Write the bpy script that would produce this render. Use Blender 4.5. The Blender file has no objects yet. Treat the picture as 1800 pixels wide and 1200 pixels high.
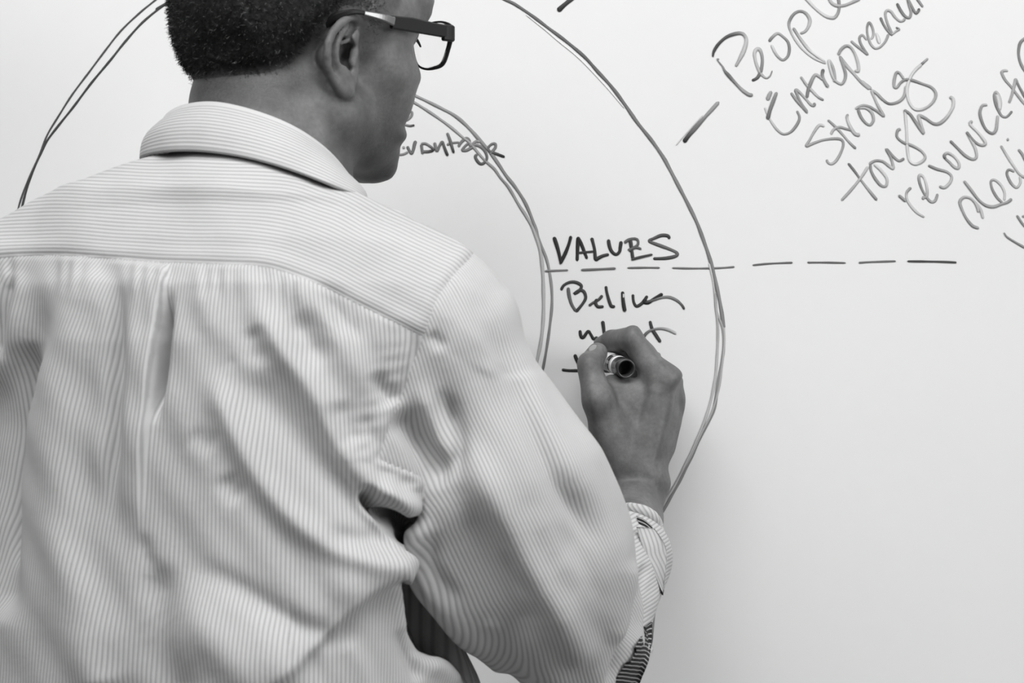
import bpy, math, random
import numpy as np

# ------------------------------------------------------------------ camera, world, lights
SC = bpy.context.scene
COL = SC.collection
CAMD, F, CZ = 2.4, 4800.0, 1.40        # camera distance to the board, focal length in px (1800 wide), height

cam = bpy.data.cameras.new('camera')
cam.sensor_width = 36.0
cam.lens = 96.0
cam.clip_start = 0.05
cam.dof.use_dof = True
cam.dof.focus_distance = 2.24
cam.dof.aperture_fstop = 10.5
co = bpy.data.objects.new('camera', cam)
COL.objects.link(co)
co.location = (0, -CAMD, CZ)
co.rotation_euler = (math.radians(90), 0, 0)
SC.camera = co

SC.view_settings.view_transform = 'Standard'
SC.view_settings.look = 'None'
SC.view_settings.gamma = 1
SC.view_settings.use_curve_mapping = False
SC.view_settings.exposure = 0.50

wd = bpy.data.worlds.new('world')
SC.world = wd
wd.use_nodes = True
wd.node_tree.nodes['Background'].inputs[0].default_value = (1, 1, 1, 1)
wd.node_tree.nodes['Background'].inputs[1].default_value = 0.07


def area_light(name, loc, target, sx, sy, power):
    l = bpy.data.lights.new(name, 'AREA')
    l.shape = 'RECTANGLE'
    l.size, l.size_y = sx, sy
    l.energy = power
    o = bpy.data.objects.new(name, l)
    COL.objects.link(o)
    o.location = loc
    d = np.array(target, float) - np.array(loc, float)
    d /= np.linalg.norm(d)
    yaw = math.atan2(d[0], -d[1])
    pitch = math.acos(-d[2])
    o.rotation_euler = (pitch, 0, yaw)
    # area lights shine along local -Z
    from mathutils import Vector
    o.rotation_euler = Vector(tuple(d)).to_track_quat('-Z', 'Y').to_euler()
    return o


area_light('window_light', (3.3, -2.5, 2.2), (0.0, 0.0, 1.35), 1.6, 1.6, 56)
area_light('ceiling_light_a', (-0.1, -1.55, 3.2), (-0.05, -0.1, 1.2), 3.0, 0.9, 55)
area_light('ceiling_light_b', (-1.4, -3.2, 3.3), (-0.2, -0.1, 1.2), 2.0, 1.1, 18)

random.seed(4)
RNG = np.random.default_rng(4)


# ------------------------------------------------------------------ helpers
def W(px, py, y):
    """A point at depth y that lies on the sight line of photo pixel (px, py)."""
    s = (CAMD + y) / F
    return np.array([(px - 900) * s, y, CZ + (600 - py) * s])


def to_px(P):
    s = (CAMD + P[:, 1]) / F
    return 900 + P[:, 0] / s, 600 - (P[:, 2] - CZ) / s


def catmull(pts, n=8, closed=False):
    p = np.array(pts, float)
    m = len(p)
    out = []
    rng = range(m if closed else m - 1)
    for i in rng:
        if closed:
            a, b, c, d = p[(i - 1) % m], p[i], p[(i + 1) % m], p[(i + 2) % m]
        else:
            a, b, c, d = p[max(i - 1, 0)], p[i], p[i + 1], p[min(i + 2, m - 1)]
        for k in range(n):
            t = k / n
            out.append(0.5 * ((2 * b) + (c - a) * t + (2 * a - 5 * b + 4 * c - d) * t * t + (3 * b - a - 3 * c + d) * t ** 3))
    if not closed:
        out.append(p[-1])
    return np.array(out)


def sstep(a, b, x):
    t = np.clip((x - a) / (b - a), 0, 1)
    return t * t * (3 - 2 * t)


def link(name, me, mat=None, parent=None, loc=None):
    o = bpy.data.objects.new(name, me)
    COL.objects.link(o)
    if mat is not None:
        me.materials.append(mat)
    if parent is not None:
        o.parent = parent
    if loc is not None:
        o.location = loc
    return o


def np_mesh(name, V, Q, smooth=True, attrs=None):
    """V (n,3), Q (m,4) or (m,3)."""
    V = np.asarray(V, np.float32)
    Q = np.asarray(Q, np.int32)
    me = bpy.data.meshes.new(name)
    k = Q.shape[1]
    me.vertices.add(len(V))
    me.vertices.foreach_set('co', V.ravel())
    me.loops.add(Q.size)
    me.loops.foreach_set('vertex_index', Q.ravel())
    me.polygons.add(len(Q))
    me.polygons.foreach_set('loop_start', np.arange(0, Q.size, k, dtype=np.int32))
    me.polygons.foreach_set('loop_total', np.full(len(Q), k, np.int32))
    me.polygons.foreach_set('use_smooth', np.full(len(Q), smooth, bool))
    if attrs:
        for kx, a in attrs.items():
            at = me.attributes.new(kx, 'FLOAT', 'POINT')
            at.data.foreach_set('value', np.asarray(a, np.float32))
    me.update(calc_edges=True)
    return me


def empty(name, loc, label=None, cat=None, group=None):
    o = bpy.data.objects.new(name, None)
    o.empty_display_size = 0.05
    COL.objects.link(o)
    o.location = loc
    if label:
        o['label'] = label
    if cat:
        o['category'] = cat
    if group:
        o['group'] = group
    return o


def grid_quads(nr, nc, closed):
    i = np.arange(nr - 1)[:, None]
    j = np.arange(nc if closed else nc - 1)[None, :]
    j2 = (j + 1) % nc
    a = i * nc + j
    b = i * nc + j2
    c = (i + 1) * nc + j2
    d = (i + 1) * nc + j
    return np.stack([a, b, c, d], -1).reshape(-1, 4)


def box_mesh(name, lo, hi, bev=0.0):
    import bmesh
    bm = bmesh.new()
    bmesh.ops.create_cube(bm, size=1)
    lo, hi = np.array(lo, float), np.array(hi, float)
    for v in bm.verts:
        v.co = tuple((lo + hi) / 2 + np.array(v.co) * (hi - lo))
    if bev:
        bmesh.ops.bevel(bm, geom=bm.edges[:], offset=bev, segments=2, affect='EDGES', profile=0.5)
    me = bpy.data.meshes.new(name)
    bm.to_mesh(me)
    bm.free()
    return me


def tube_mesh(name, pts, rad, seg=12, rad2=None, up=(0, 0, 1), attrs=None):
    """Tube along a polyline; rad (and rad2 along up) scalar or list."""
    p = np.array(pts, float)
    n = len(p)
    r1 = np.broadcast_to(np.array(rad, float), (n,))
    r2 = r1 if rad2 is None else np.broadcast_to(np.array(rad2, float), (n,))
    V = []
    for i in range(n):
        t = p[min(i + 1, n - 1)] - p[max(i - 1, 0)]
        t /= np.linalg.norm(t) + 1e-12
        u = np.array(up, float)
        a = np.cross(t, u)
        if np.linalg.norm(a) < 1e-6:
            a = np.cross(t, (1, 0, 0))
        a /= np.linalg.norm(a)
        b = np.cross(a, t)
        for k in range(seg):
            an = 2 * math.pi * k / seg
            V.append(p[i] + a * math.cos(an) * r1[i] + b * math.sin(an) * r2[i])
    Q = [list(q) for q in grid_quads(n, seg, True)]
    V.append(p[0]); V.append(p[-1])
    c0, c1 = n * seg, n * seg + 1
    for k in range(seg):
        Q.append([c0, (k + 1) % seg, k, k])
        Q.append([c1, (n - 1) * seg + k, (n - 1) * seg + (k + 1) % seg, (n - 1) * seg + (k + 1) % seg])
    me = bpy.data.meshes.new(name)
    me.from_pydata([tuple(v) for v in V], [], [q if q[2] != q[3] else q[:3] for q in map(list, Q)])
    me.polygons.foreach_set('use_smooth', np.full(len(me.polygons), True))
    me.update()
    return me


def lathe_mesh(name, prof, origin, axis, seg=40, smooth=True):
    """prof: list of (t along axis, r)."""
    ax = np.array(axis, float)
    ax /= np.linalg.norm(ax)
    a = np.cross(ax, (0, 0, 1)); a /= np.linalg.norm(a)
    b = np.cross(ax, a)
    V = []
    for t, r in prof:
        for k in range(seg):
            an = 2 * math.pi * k / seg
            V.append(np.array(origin) + ax * t + (a * math.cos(an) + b * math.sin(an)) * max(r, 1e-5))
    return np_mesh(name, np.array(V), grid_quads(len(prof), seg, True), smooth)


# ------------------------------------------------------------------ materials
def new_mat(name):
    m = bpy.data.materials.new(name)
    m.use_nodes = True
    nt = m.node_tree
    b = nt.nodes['Principled BSDF']
    return m, nt, b


def g3(v):
    return (v, v, v, 1.0)


def node(nt, t, **kw):
    n = nt.nodes.new(t)
    for k, v in kw.items():
        setattr(n, k, v)
    return n


def math_n(nt, op, a, b=None, c=None):
    n = node(nt, 'ShaderNodeMath', operation=op)
    for i, v in enumerate((a, b, c)):
        if v is None:
            continue
        if isinstance(v, (int, float)):
            n.inputs[i].default_value = v
        else:
            nt.links.new(v, n.inputs[i])
    return n.outputs[0]


def attr(nt, name):
    n = node(nt, 'ShaderNodeAttribute')
    n.attribute_name = name
    return n.outputs['Fac']


def ramp(nt, fac, stops):
    n = node(nt, 'ShaderNodeValToRGB')
    e = n.color_ramp.elements
    e[0].position, e[0].color = stops[0][0], g3(stops[0][1])
    e[1].position, e[1].color = stops[-1][0], g3(stops[-1][1])
    for p, v in stops[1:-1]:
        x = e.new(p)
        x.color = g3(v)
    nt.links.new(fac, n.inputs[0])
    return n.outputs[0]


def noise(nt, scale, detail=3, rough=0.5, vec=None):
    n = node(nt, 'ShaderNodeTexNoise')
    n.inputs['Scale'].default_value = scale
    n.inputs['Detail'].default_value = detail
    n.inputs['Roughness'].default_value = rough
    if vec is None:
        tc = node(nt, 'ShaderNodeTexCoord')
        vec = tc.outputs['Object']
    nt.links.new(vec, n.inputs['Vector'])
    return n.outputs['Fac']


def bump(nt, bsdf, height, strength, dist):
    n = node(nt, 'ShaderNodeBump')
    n.inputs['Strength'].default_value = strength
    n.inputs['Distance'].default_value = dist
    nt.links.new(height, n.inputs['Height'])
    nt.links.new(n.outputs[0], bsdf.inputs['Normal'])
    return n


def plain(name, v, rough=0.5, metal=0.0, spec=0.5):
    m, nt, b = new_mat(name)
    b.inputs['Base Color'].default_value = g3(v)
    b.inputs['Roughness'].default_value = rough
    b.inputs['Metallic'].default_value = metal
    b.inputs['Specular IOR Level'].default_value = spec
    return m


def board_material():
    m, nt, b = new_mat('whiteboard_enamel')
    n = noise(nt, 2.2, 4, 0.55)
    n2 = noise(nt, 60, 2, 0.5)
    f = math_n(nt, 'ADD', math_n(nt, 'MULTIPLY', n, 0.8), math_n(nt, 'MULTIPLY', n2, 0.2))
    c = ramp(nt, f, [(0.3, 0.615), (0.7, 0.645)])
    nt.links.new(c, b.inputs['Base Color'])
    b.inputs['Roughness'].default_value = 0.35
    b.inputs['Specular IOR Level'].default_value = 0.35
    return m


def ink_material():
    # stroke attributes: 'across' -1..1, 'along' metres, 'shade' 0..1
    m, nt, b = new_mat('dry_erase_ink')
    ac, al = attr(nt, 'across'), attr(nt, 'along')
    sh = math_n(nt, 'MULTIPLY', math_n(nt, 'POWER', attr(nt, 'shade'), 1.25), 1.05)
    cv = node(nt, 'ShaderNodeCombineXYZ')
    nt.links.new(math_n(nt, 'MULTIPLY', al, 30.0), cv.inputs[0])
    nt.links.new(math_n(nt, 'MULTIPLY', ac, 1.6), cv.inputs[1])
    nt.links.new(math_n(nt, 'MULTIPLY', sh, 7.0), cv.inputs[2])
    st = noise(nt, 1.6, 2, 0.6, cv.outputs[0])
    edge = math_n(nt, 'POWER', math_n(nt, 'ABSOLUTE', ac), 2.0)
    # ink pools at the edges, thins in streaks in the middle
    thin = math_n(nt, 'SUBTRACT', math_n(nt, 'MULTIPLY', st, 1.5), math_n(nt, 'MULTIPLY', edge, 0.45))
    amt = math_n(nt, 'MULTIPLY', math_n(nt, 'SUBTRACT', thin, 0.35), 0.34)
    v = math_n(nt, 'MAXIMUM', math_n(nt, 'ADD', sh, math_n(nt, 'MULTIPLY', amt, math_n(nt, 'ADD', math_n(nt, 'MULTIPLY', sh, 1.7), 0.05))), 0.012)
    cc = node(nt, 'ShaderNodeCombineColor')
    for i in range(3):
        nt.links.new(v, cc.inputs[i])
    nt.links.new(cc.outputs[0], b.inputs['Base Color'])
    b.inputs['Roughness'].default_value = 0.4
    b.inputs['Specular IOR Level'].default_value = 0.12
    return m


def skin_material():
    m, nt, b = new_mat('dark_skin')
    n1 = noise(nt, 42, 4, 0.6)
    n2 = noise(nt, 330, 3, 0.6)
    f = math_n(nt, 'ADD', math_n(nt, 'MULTIPLY', n1, 0.75), math_n(nt, 'MULTIPLY', n2, 0.25))
    c = ramp(nt, f, [(0.3, 0.068), (0.5, 0.110), (0.70, 0.165)])
    mx = node(nt, 'ShaderNodeMix', data_type='RGBA')
    nt.links.new(math_n(nt, 'MULTIPLY', attr(nt, 'skin_dark'), math_n(nt, 'ADD', math_n(nt, 'MULTIPLY', noise(nt, 700, 2, .6), .8), .5)), mx.inputs['Factor'])
    nt.links.new(c, mx.inputs['A'])
    mx.inputs['B'].default_value = g3(.022)
    nt.links.new(mx.outputs['Result'], b.inputs['Base Color'])
    b.inputs['Roughness'].default_value = 0.52
    b.inputs['Specular IOR Level'].default_value = 0.35
    h = math_n(nt, 'ADD', math_n(nt, 'MULTIPLY', noise(nt, 900, 2, 0.5), 0.6), math_n(nt, 'MULTIPLY', n2, 0.4))
    bump(nt, b, h, 0.25, 0.0006)
    return m


def fabric_material(name, simple=False):
    """Fine corded stripes; 'su' back, 'sv' yoke, 'sw' sleeve phases in metres, seam distances pick one."""
    m, nt, b = new_mat(name)
    PERIOD = 0.0027
    if simple:
        ph = attr(nt, 'su')
    else:
        sy = math_n(nt, 'GREATER_THAN', attr(nt, 'seam_y'), 0.0)
        ss = math_n(nt, 'GREATER_THAN', attr(nt, 'seam_s'), 0.0)
        su, sv, sw = attr(nt, 'su'), attr(nt, 'sv'), attr(nt, 'sw')
        a = math_n(nt, 'ADD', su, math_n(nt, 'MULTIPLY', sy, math_n(nt, 'SUBTRACT', sv, su)))
        ph = math_n(nt, 'ADD', a, math_n(nt, 'MULTIPLY', ss, math_n(nt, 'SUBTRACT', sw, a)))
    wv = math_n(nt, 'SINE', math_n(nt, 'MULTIPLY', ph, 2 * math.pi / PERIOD))
    f = math_n(nt, 'ADD', math_n(nt, 'MULTIPLY', wv, 0.5), 0.5)
    c = ramp(nt, f, [(0.08, 0.315), (0.42, 0.425), (0.8, 0.462)])
    n1 = noise(nt, 25, 3, 0.5)
    mx = node(nt, 'ShaderNodeMix', data_type='RGBA', blend_type='MULTIPLY')
    mx.inputs['Factor'].default_value = 1.0
    nt.links.new(c, mx.inputs['A'])
    nt.links.new(ramp(nt, n1, [(0.3, 0.94), (0.7, 1.0)]), mx.inputs['B'])
    nt.links.new(mx.outputs['Result'], b.inputs['Base Color'])
    b.inputs['Roughness'].default_value = 0.85
    b.inputs['Specular IOR Level'].default_value = 0.15
    b.inputs['Sheen Weight'].default_value = 0.1
    bump(nt, b, math_n(nt, 'ADD', f, math_n(nt, 'MULTIPLY', noise(nt, 120, 3, 0.55), 1.4)), 0.22, 0.0012)
    return m


M_BOARD = board_material()
M_INK = ink_material()
M_SKIN = skin_material()
M_SHIRT = fabric_material('striped_shirt_cloth')
M_CLOTH = fabric_material('striped_trim_cloth', True)
M_WALL = plain('painted_wall', 0.5, 0.8)
M_FLOOR = plain('grey_carpet', 0.25, 0.95)
M_ALU = plain('brushed_aluminium', 0.6, 0.35, 0.9)
M_BLACKP = plain('black_plastic', 0.010, 0.5, 0.0, 0.25)
M_DARKP = plain('charcoal_plastic', 0.035, 0.22)
M_WHITEP = plain('white_plastic', 0.75, 0.3)
M_STEEL = plain('polished_steel', 0.2, 0.35, 1.0)
M_TROU = plain('dark_trouser_wool', 0.03, 0.9)
M_SHOE = plain('black_shoe_leather', 0.015, 0.35)
M_EYE = plain('eye_white', 0.6, 0.15)
M_NAIL = plain('fingernail', 0.22, 0.35)


# ------------------------------------------------------------------ setting: wall, floor, whiteboard
def struct(name, lo, hi, mat):
    o = link(name, box_mesh(name, lo, hi), mat)
    o['kind'] = 'structure'
    return o


struct('floor', (-4, -5, -0.1), (4, 0.2, 0), M_FLOOR)
struct('wall_back', (-4, 0.03, 0), (4, 0.2, 3.2), M_WALL)

BX0, BX1, BZ0, BZ1 = -1.25, 1.15, 0.80, 2.02
board = empty('whiteboard', (0, 0, BZ0), 'large glossy whiteboard covered in handwriting and two drawn rings, on the wall', 'whiteboard')
BOFF = np.array([0, 0, BZ0])


def on_board(name, me, mat):
    """Mesh given in world coordinates, linked as a part of the board."""
    for_co = np.empty(len(me.vertices) * 3, np.float32)
    me.vertices.foreach_get('co', for_co)
    for_co = for_co.reshape(-1, 3) - BOFF
    me.vertices.foreach_set('co', for_co.astype(np.float32).ravel())
    me.update()
    return link(name, me, mat, board)


on_board('writing_surface', box_mesh('writing_surface', (BX0, 0, BZ0), (BX1, 0.03, BZ1)), M_BOARD)
for lo, hi in (((BX0 - .02, -.012, BZ0 - .02), (BX1 + .02, .03, BZ0)), ((BX0 - .02, -.012, BZ1), (BX1 + .02, .03, BZ1 + .02)),
               ((BX0 - .02, -.012, BZ0), (BX0, .03, BZ1)), ((BX1, -.012, BZ0), (BX1 + .02, .03, BZ1))):
    on_board('frame_rail', box_mesh('frame_rail', lo, hi, 0.002), M_ALU)
on_board('marker_tray', box_mesh('marker_tray', (-.5, -.07, BZ0 - .03), (.5, -.0, BZ0 - .02), 0.003), M_ALU)

# zoomed-crop frames the strokes were traced in: (x0, y0, scale)
R = {'A': (1230, 0, 6.0), 'B': (1500, 0, 6.0), 'C': (1330, 120, 4.8), 'D': (1560, 180, 4.617), 'E': (680, 150, 6.667),
     'F': (900, 380, 4.0), 'G': (850, 0, 4.0), 'H': (0, 0, 3.0), 'I': (900, 450, 2.4), 'J': (1240, 420, 3.75), 'P': (0, 0, 1.0)}


def trace(spec):
    """'A 1,2 3,4 B 5,6' -> photo pixels."""
    out, reg = [], R['P']
    for tok in spec.split():
        if tok in R:
            reg = R[tok]
        else:
            x, y = map(float, tok.split(','))
            out.append((reg[0] + x / reg[2], reg[1] + y / reg[2]))
    return out


LAYER = [0]


def write(name, strokes, label=None):
    """One word: every stroke is (spec, width px or (start, mid, end), ink shade)."""
    holder = bpy.data.objects.new(name, None)
    holder.empty_display_size = .02
    COL.objects.link(holder)
    holder.parent = board
    if label:
        holder['label'] = label
    off = 0
    for spec, wpx, shade in strokes:
        VV, QQ, AC, AL, SH = [], [], [], [], []
        p = catmull(trace(spec), 7)
        keep = np.r_[True, np.linalg.norm(np.diff(p, axis=0), axis=1) > 0.15]
        p = p[keep]
        n = len(p)
        t = np.gradient(p, axis=0)
        t /= np.linalg.norm(t, axis=1)[:, None] + 1e-9
        nn = np.stack([-t[:, 1], t[:, 0]], 1)
        if np.isscalar(wpx):
            wpx = (wpx, wpx, wpx)
        tt = np.linspace(0, 1, n)
        w = np.interp(tt, np.linspace(0, 1, len(wpx)), wpx) * 0.5
        d = np.r_[0, np.cumsum(np.linalg.norm(np.diff(p, axis=0), axis=1))]
        w *= 1 + 0.10 * np.sin(d * 0.13 + off)
        cap = np.minimum(np.minimum(d, d[-1] - d) / np.maximum(w, 0.5), 1)
        w *= np.sqrt(np.clip(cap * (2 - cap), 0.12, 1))
        sh = shade if np.isscalar(shade) else np.interp(tt, np.linspace(0, 1, len(shade)), shade)
        sh = np.broadcast_to(sh, (n,))
        y0 = -0.0004 - 0.00005 * (LAYER[0] % 8)
        LAYER[0] += 1
        s0 = CAMD / F
        for c, (k, dy) in enumerate(((-1, 0.0004), (-0.92, 0.0), (0, -0.00008), (0.92, 0.0), (1, 0.0004))):
            q = p + nn * (w * k)[:, None]
            VV.append(np.stack([(q[:, 0] - 900) * s0, np.full(n, y0 + dy), CZ + (600 - q[:, 1]) * s0], 1))
            AC.append(np.full(n, k)); AL.append(d * s0 + off * 0.01); SH.append(sh)
        for c in range(4):
            i = np.arange(n - 1)
            QQ.append(np.stack([c * n + i, (c + 1) * n + i, (c + 1) * n + i + 1, c * n + i + 1], 1))
        off += 5 * n
        me = np_mesh('pen_stroke', np.concatenate(VV), np.concatenate(QQ), True,
                     {'across': np.concatenate(AC), 'along': np.concatenate(AL), 'shade': np.concatenate(SH)})
        o = on_board('pen_stroke', me, M_INK)
        o.parent = holder
    return holder


G1, G2, K = 0.30, 0.24, 0.035
# ---- outer ring
write('ring_line', [
    ('H 905,0 840,45 750,120 660,220 580,320 480,440 390,560 310,660 250,740 210,820 170,910 140,1000 118,1085 100,1180', 4.0, 0.07),
    ('H 980,-60 905,0 820,50', 4.0, 0.07),
    ('H 860,-35 820,0 740,65 640,160 560,260 470,380 380,500 310,610 250,710 215,800 180,880 140,970 100,1085 84,1180', 3.2, 0.09),
    ('G 60,-45 155,0 220,30 340,110 460,200 580,290 710,400 800,500 900,610 990,730 1080,860 1180,985 1260,1100 1315,1200 F 1275,-10 1340,150 1400,330 1440,500 1470,650 1490,790', (5, 6, 6.5, 6.5), (0.16, 0.13, 0.2, 0.2)),
    ('F 1385,330 1410,440 1425,550 1432,640 1450,700 1480,790 I 893,380 886,440 868,540 850,650 800,750 750,860 700,960 630,1085 600,1130', (3, 4, 6, 6), (0.45, 0.3, 0.22, 0.22)),
    ('I 857,155 860,215 868,300 866,400 856,520 830,640 790,750 745,850 690,960 640,1040 605,1090', 4.5, (0.3, 0.4, 0.4)),
    ('I 893,300 896,360 885,470 872,560 842,660 800,745 755,840 700,940 625,1075', 3.2, 0.36),
    ('G 300,105 420,200 520,285 660,400 760,500 880,630 990,760', 1.2, 0.62),
    ('G 1180,1000 1270,1130 1300,1190', 2.0, 0.5),
], 'large outer ring drawn in thin dark marker')
# ---- inner ring
write('ring_line', [
    ('E 200,65 340,125 500,200 650,275 780,345 890,430 1000,540 1100,655 1200,770 1300,910 1400,1060 1510,1200 P 925,360 941,400 F 180,140 215,230 245,310 265,400 280,520 280,640 265,780 245,920 215,1080 190,1160', (5, 6.5, 6, 5, 4.5), (0.26, 0.24, 0.2, 0.25, 0.16)),
    ('E 150,105 310,195 450,280 600,380 750,490 880,600 980,680 1070,790 1160,890 1260,980 1330,1080 1430,1200 P 912,360 F 100,0 150,95 195,230 215,380 222,560 220,720 205,870 175,1020 150,1120', (5, 5, 5, 6.5, 6), (0.24, 0.3, 0.22, 0.36, 0.36)),
], 'smaller inner ring drawn in grey marker')
# ---- spokes
write('spoke_line', [('G 680,-60 610,0 560,42 522,78', (8, 8, 10), (0.1, 0.06, 0.03))], 'short dark spoke cut by the top of the picture')
write('spoke_line', [('G 1655,715 1560,820 1480,910 1440,955 1408,1000', (6, 7, 8, 9), (0.3, 0.2, 0.1, 0.02)), ('G 1540,810 1430,930 1352,1022', 1.3, 0.5)], 'short dark spoke below the word People')
write('dashed_line', [
    ('F 230,385 310,381 395,378', 3.4, 0.2), ('F 485,377 600,372 730,366', 4, 0.16), ('F 810,363 930,361 1040,362', 3.6, 0.15),
    ('F 1125,363 1250,366 1390,365 1480,362 1565,355', 3.4, 0.17), ('J 310,172 400,163 490,158 575,155', 3.2, 0.14),
    ('J 672,153 690,154 800,154 925,157', 3.2, 0.14), ('J 1010,156 1060,152 1160,148 1255,145', 3.2, 0.16), ('J 1330,146 1430,147 1540,149 1600,151 1655,154', 3.6, 0.08),
], 'dashed horizontal line under the word VALUES')
# ---- words
write('written_word', [
    ('F 295,145 310,190 325,240 345,325', 6.5, K), ('F 415,138 400,195 375,260 338,335', 6, K),
    ('F 465,145 462,210 458,315', 6.5, K), ('F 460,145 480,180 505,240 528,300', 6, K), ('F 470,258 520,252 572,248', 4.5, 0.06),
    ('F 560,150 580,230 588,300 610,292 640,278 682,268', 6, 0.05),
    ('F 678,162 684,205 700,245 730,268 755,250 762,215 768,175', 6, 0.05),
    ('F 832,168 842,240 850,300', 6.5, 0.06), ('F 790,188 820,165 860,157 884,168 880,205 820,240 870,220 910,230', 5, 0.12), ('F 838,305 900,288 988,268', 4.5, 0.07),
    ('F 1108,160 1095,138 1050,135 1000,155 965,175 1030,202 1110,232 1160,258 1150,280 1080,295 992,298', 6, (0.05, 0.1, 0.14, 0.05))],
    'the word VALUES in black marker')
write('written_word', [
    ('F 395,500 402,560 420,620 450,668', 6, 0.12), ('F 345,520 365,485 410,463 455,466 488,490 470,528 438,545 475,520 505,530 518,570 500,610 450,672', 5.5, 0.06),
    ('F 540,630 570,608 610,585 636,555', 5, 0.08), ('F 598,580 588,610 605,635 645,634', 5.5, 0.06),
    ('F 660,490 668,540 685,600 700,632 725,632', 5.5, 0.05), ('F 778,528 780,580 788,640 795,670', 6.5, 0.04), ('F 783,545 783,572', 3, 0.5),
    ('F 850,548 855,600 875,632 910,615 935,585 952,558', 5.5, 0.05), ('F 945,580 930,602 960,606 1000,580 1060,545', 6.5, 0.03),
    ('F 940,605 1000,588 1060,570 1110,570 1160,592 1195,625 1212,655', 5, (0.06, 0.2, 0.18, 0.04))],
    'the second word, Believes, in black marker under VALUES')
write('written_word', [
    ('F 478,800 486,845 505,848 535,808 555,832 575,862 602,848', 5.5, K), ('F 637,735 643,775 652,835 675,832', 6, 0.05),
    ('F 970,735 985,790 1015,840 1045,885', 6, 0.06), ('F 925,850 945,822 980,800 1040,788 1100,798 1155,825', (5, 4.5, 5), (0.1, 0.2, 0.4))],
    'the word what half hidden by the hand')
write('written_word', [('F 440,970 452,1000 468,1035 490,1090', 6, K), ('F 350,1078 400,1084 470,1084', 5.5, K)], 'the unfinished letter t beside the thumb')
write('written_word', [
    ('E 120,812 150,812 200,805 250,780', 4, 0.22), ('E 240,712 262,760 290,798 312,750 325,690 340,648', 5.5, 0.16),
    ('E 185,735 212,720', 5, 0.3),
    ('E 405,690 412,750 422,805', 5.5, 0.16), ('E 400,690 450,682 510,715 545,755 490,775 415,775', 4.8, (0.16, 0.2, 0.04, 0.2)),
    ('E 560,668 572,720 588,765 620,705 650,662 672,720 695,780 715,825', 5, (0.2, 0.16, 0.12, 0.03)),
    ('E 708,555 740,640 765,725 785,792', 5, (0.2, 0.15, 0.12, 0.02)), ('E 705,702 740,680 790,672 850,668', 4.5, 0.2),
    ('E 840,722 855,690 890,648 925,622 955,630 968,665 920,710 885,758 930,762 985,735 1030,710', 5.2, 0.18),
    ('E 1090,665 1050,655 1000,690 975,705 1050,700 1115,730 1160,790 1172,860 1130,915 1085,912 1045,860 1040,828 1062,808', 5.2, (0.25, 0.22, 0.15, 0.1, 0.16)),
    ('E 1205,805 1240,770 1272,725 1270,685 1230,688 1192,725 1195,765 1240,788 1300,808 1382,840', 4.8, (0.2, 0.16, 0.14, 0.03))],
    'the word advantage, partly behind the face')
write('written_word', [('E 270,300 295,318 292,350 262,388 215,415', 4.2, 0.22), ('E 180,455 220,462 275,474 325,465', 3.6, (0.3, 0.2, 0.03))], 'end of a word beside the chin')
write('written_word', [
    ('A 138,600 150,540 200,462 280,392 370,357 440,352 480,385 490,445 462,540 420,625 380,700', (3, 5.5, 6, 6, 7, 7, 5), (0.08, 0.07, 0.1, 0.25, 0.4, 0.38, 0.3)),
    ('A 205,622 185,628 240,700 265,750 300,790 380,880 450,950 520,998 560,998', (1.6, 3, 6, 6, 6), (0.25, 0.25, 0.15, 0.3, 0.2)),
    ('A 550,850 605,822 642,755 660,660 655,580 632,525 600,520 578,565 590,650 620,735 655,790 700,822 740,802 765,745', (5, 6, 6, 6.5, 6, 4, 2), (0.05, 0.2, 0.3, 0.42, 0.38, 0.32, 0.2)),
    ('A 730,438 770,388 822,352 880,388 930,442 946,515 930,590 880,632 830,602 790,545 757,472', 5, (0.14, 0.35, 0.25, 0.2, 0.25, 0.35, 0.48)),
    ('A 1060,353 1112,330 1150,272 1160,205 1120,142 1060,118 1000,142 955,202 940,262 962,335 1010,422 1080,512 1170,592 1260,640 1332,666', (4.5, 6, 5.5, 5, 4.5, 4, 4), (0.28, 0.4, 0.24, 0.2, 0.4, 0.45, 0.4)),
    ('A 985,293 1035,370 1095,455 1160,532 1245,600 1325,655', (5, 6, 5, 4), (0.25, 0.36, 0.45, 0.4)),
    ('A 1090,-50 1140,5 1200,70 1270,132 1340,175 1410,188 1450,152 1470,85 1465,0 1450,-60', 5.5, (0.45, 0.45, 0.45, 0.32, 0.22, 0.25)),
    ('A 1355,-40 1380,15 1410,45 1460,62 1530,55 1600,28 1690,-15', 5.5, (0.4, 0.34, 0.3, 0.35))],
    'the word People in grey marker, its end cut by the top of the picture')
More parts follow.
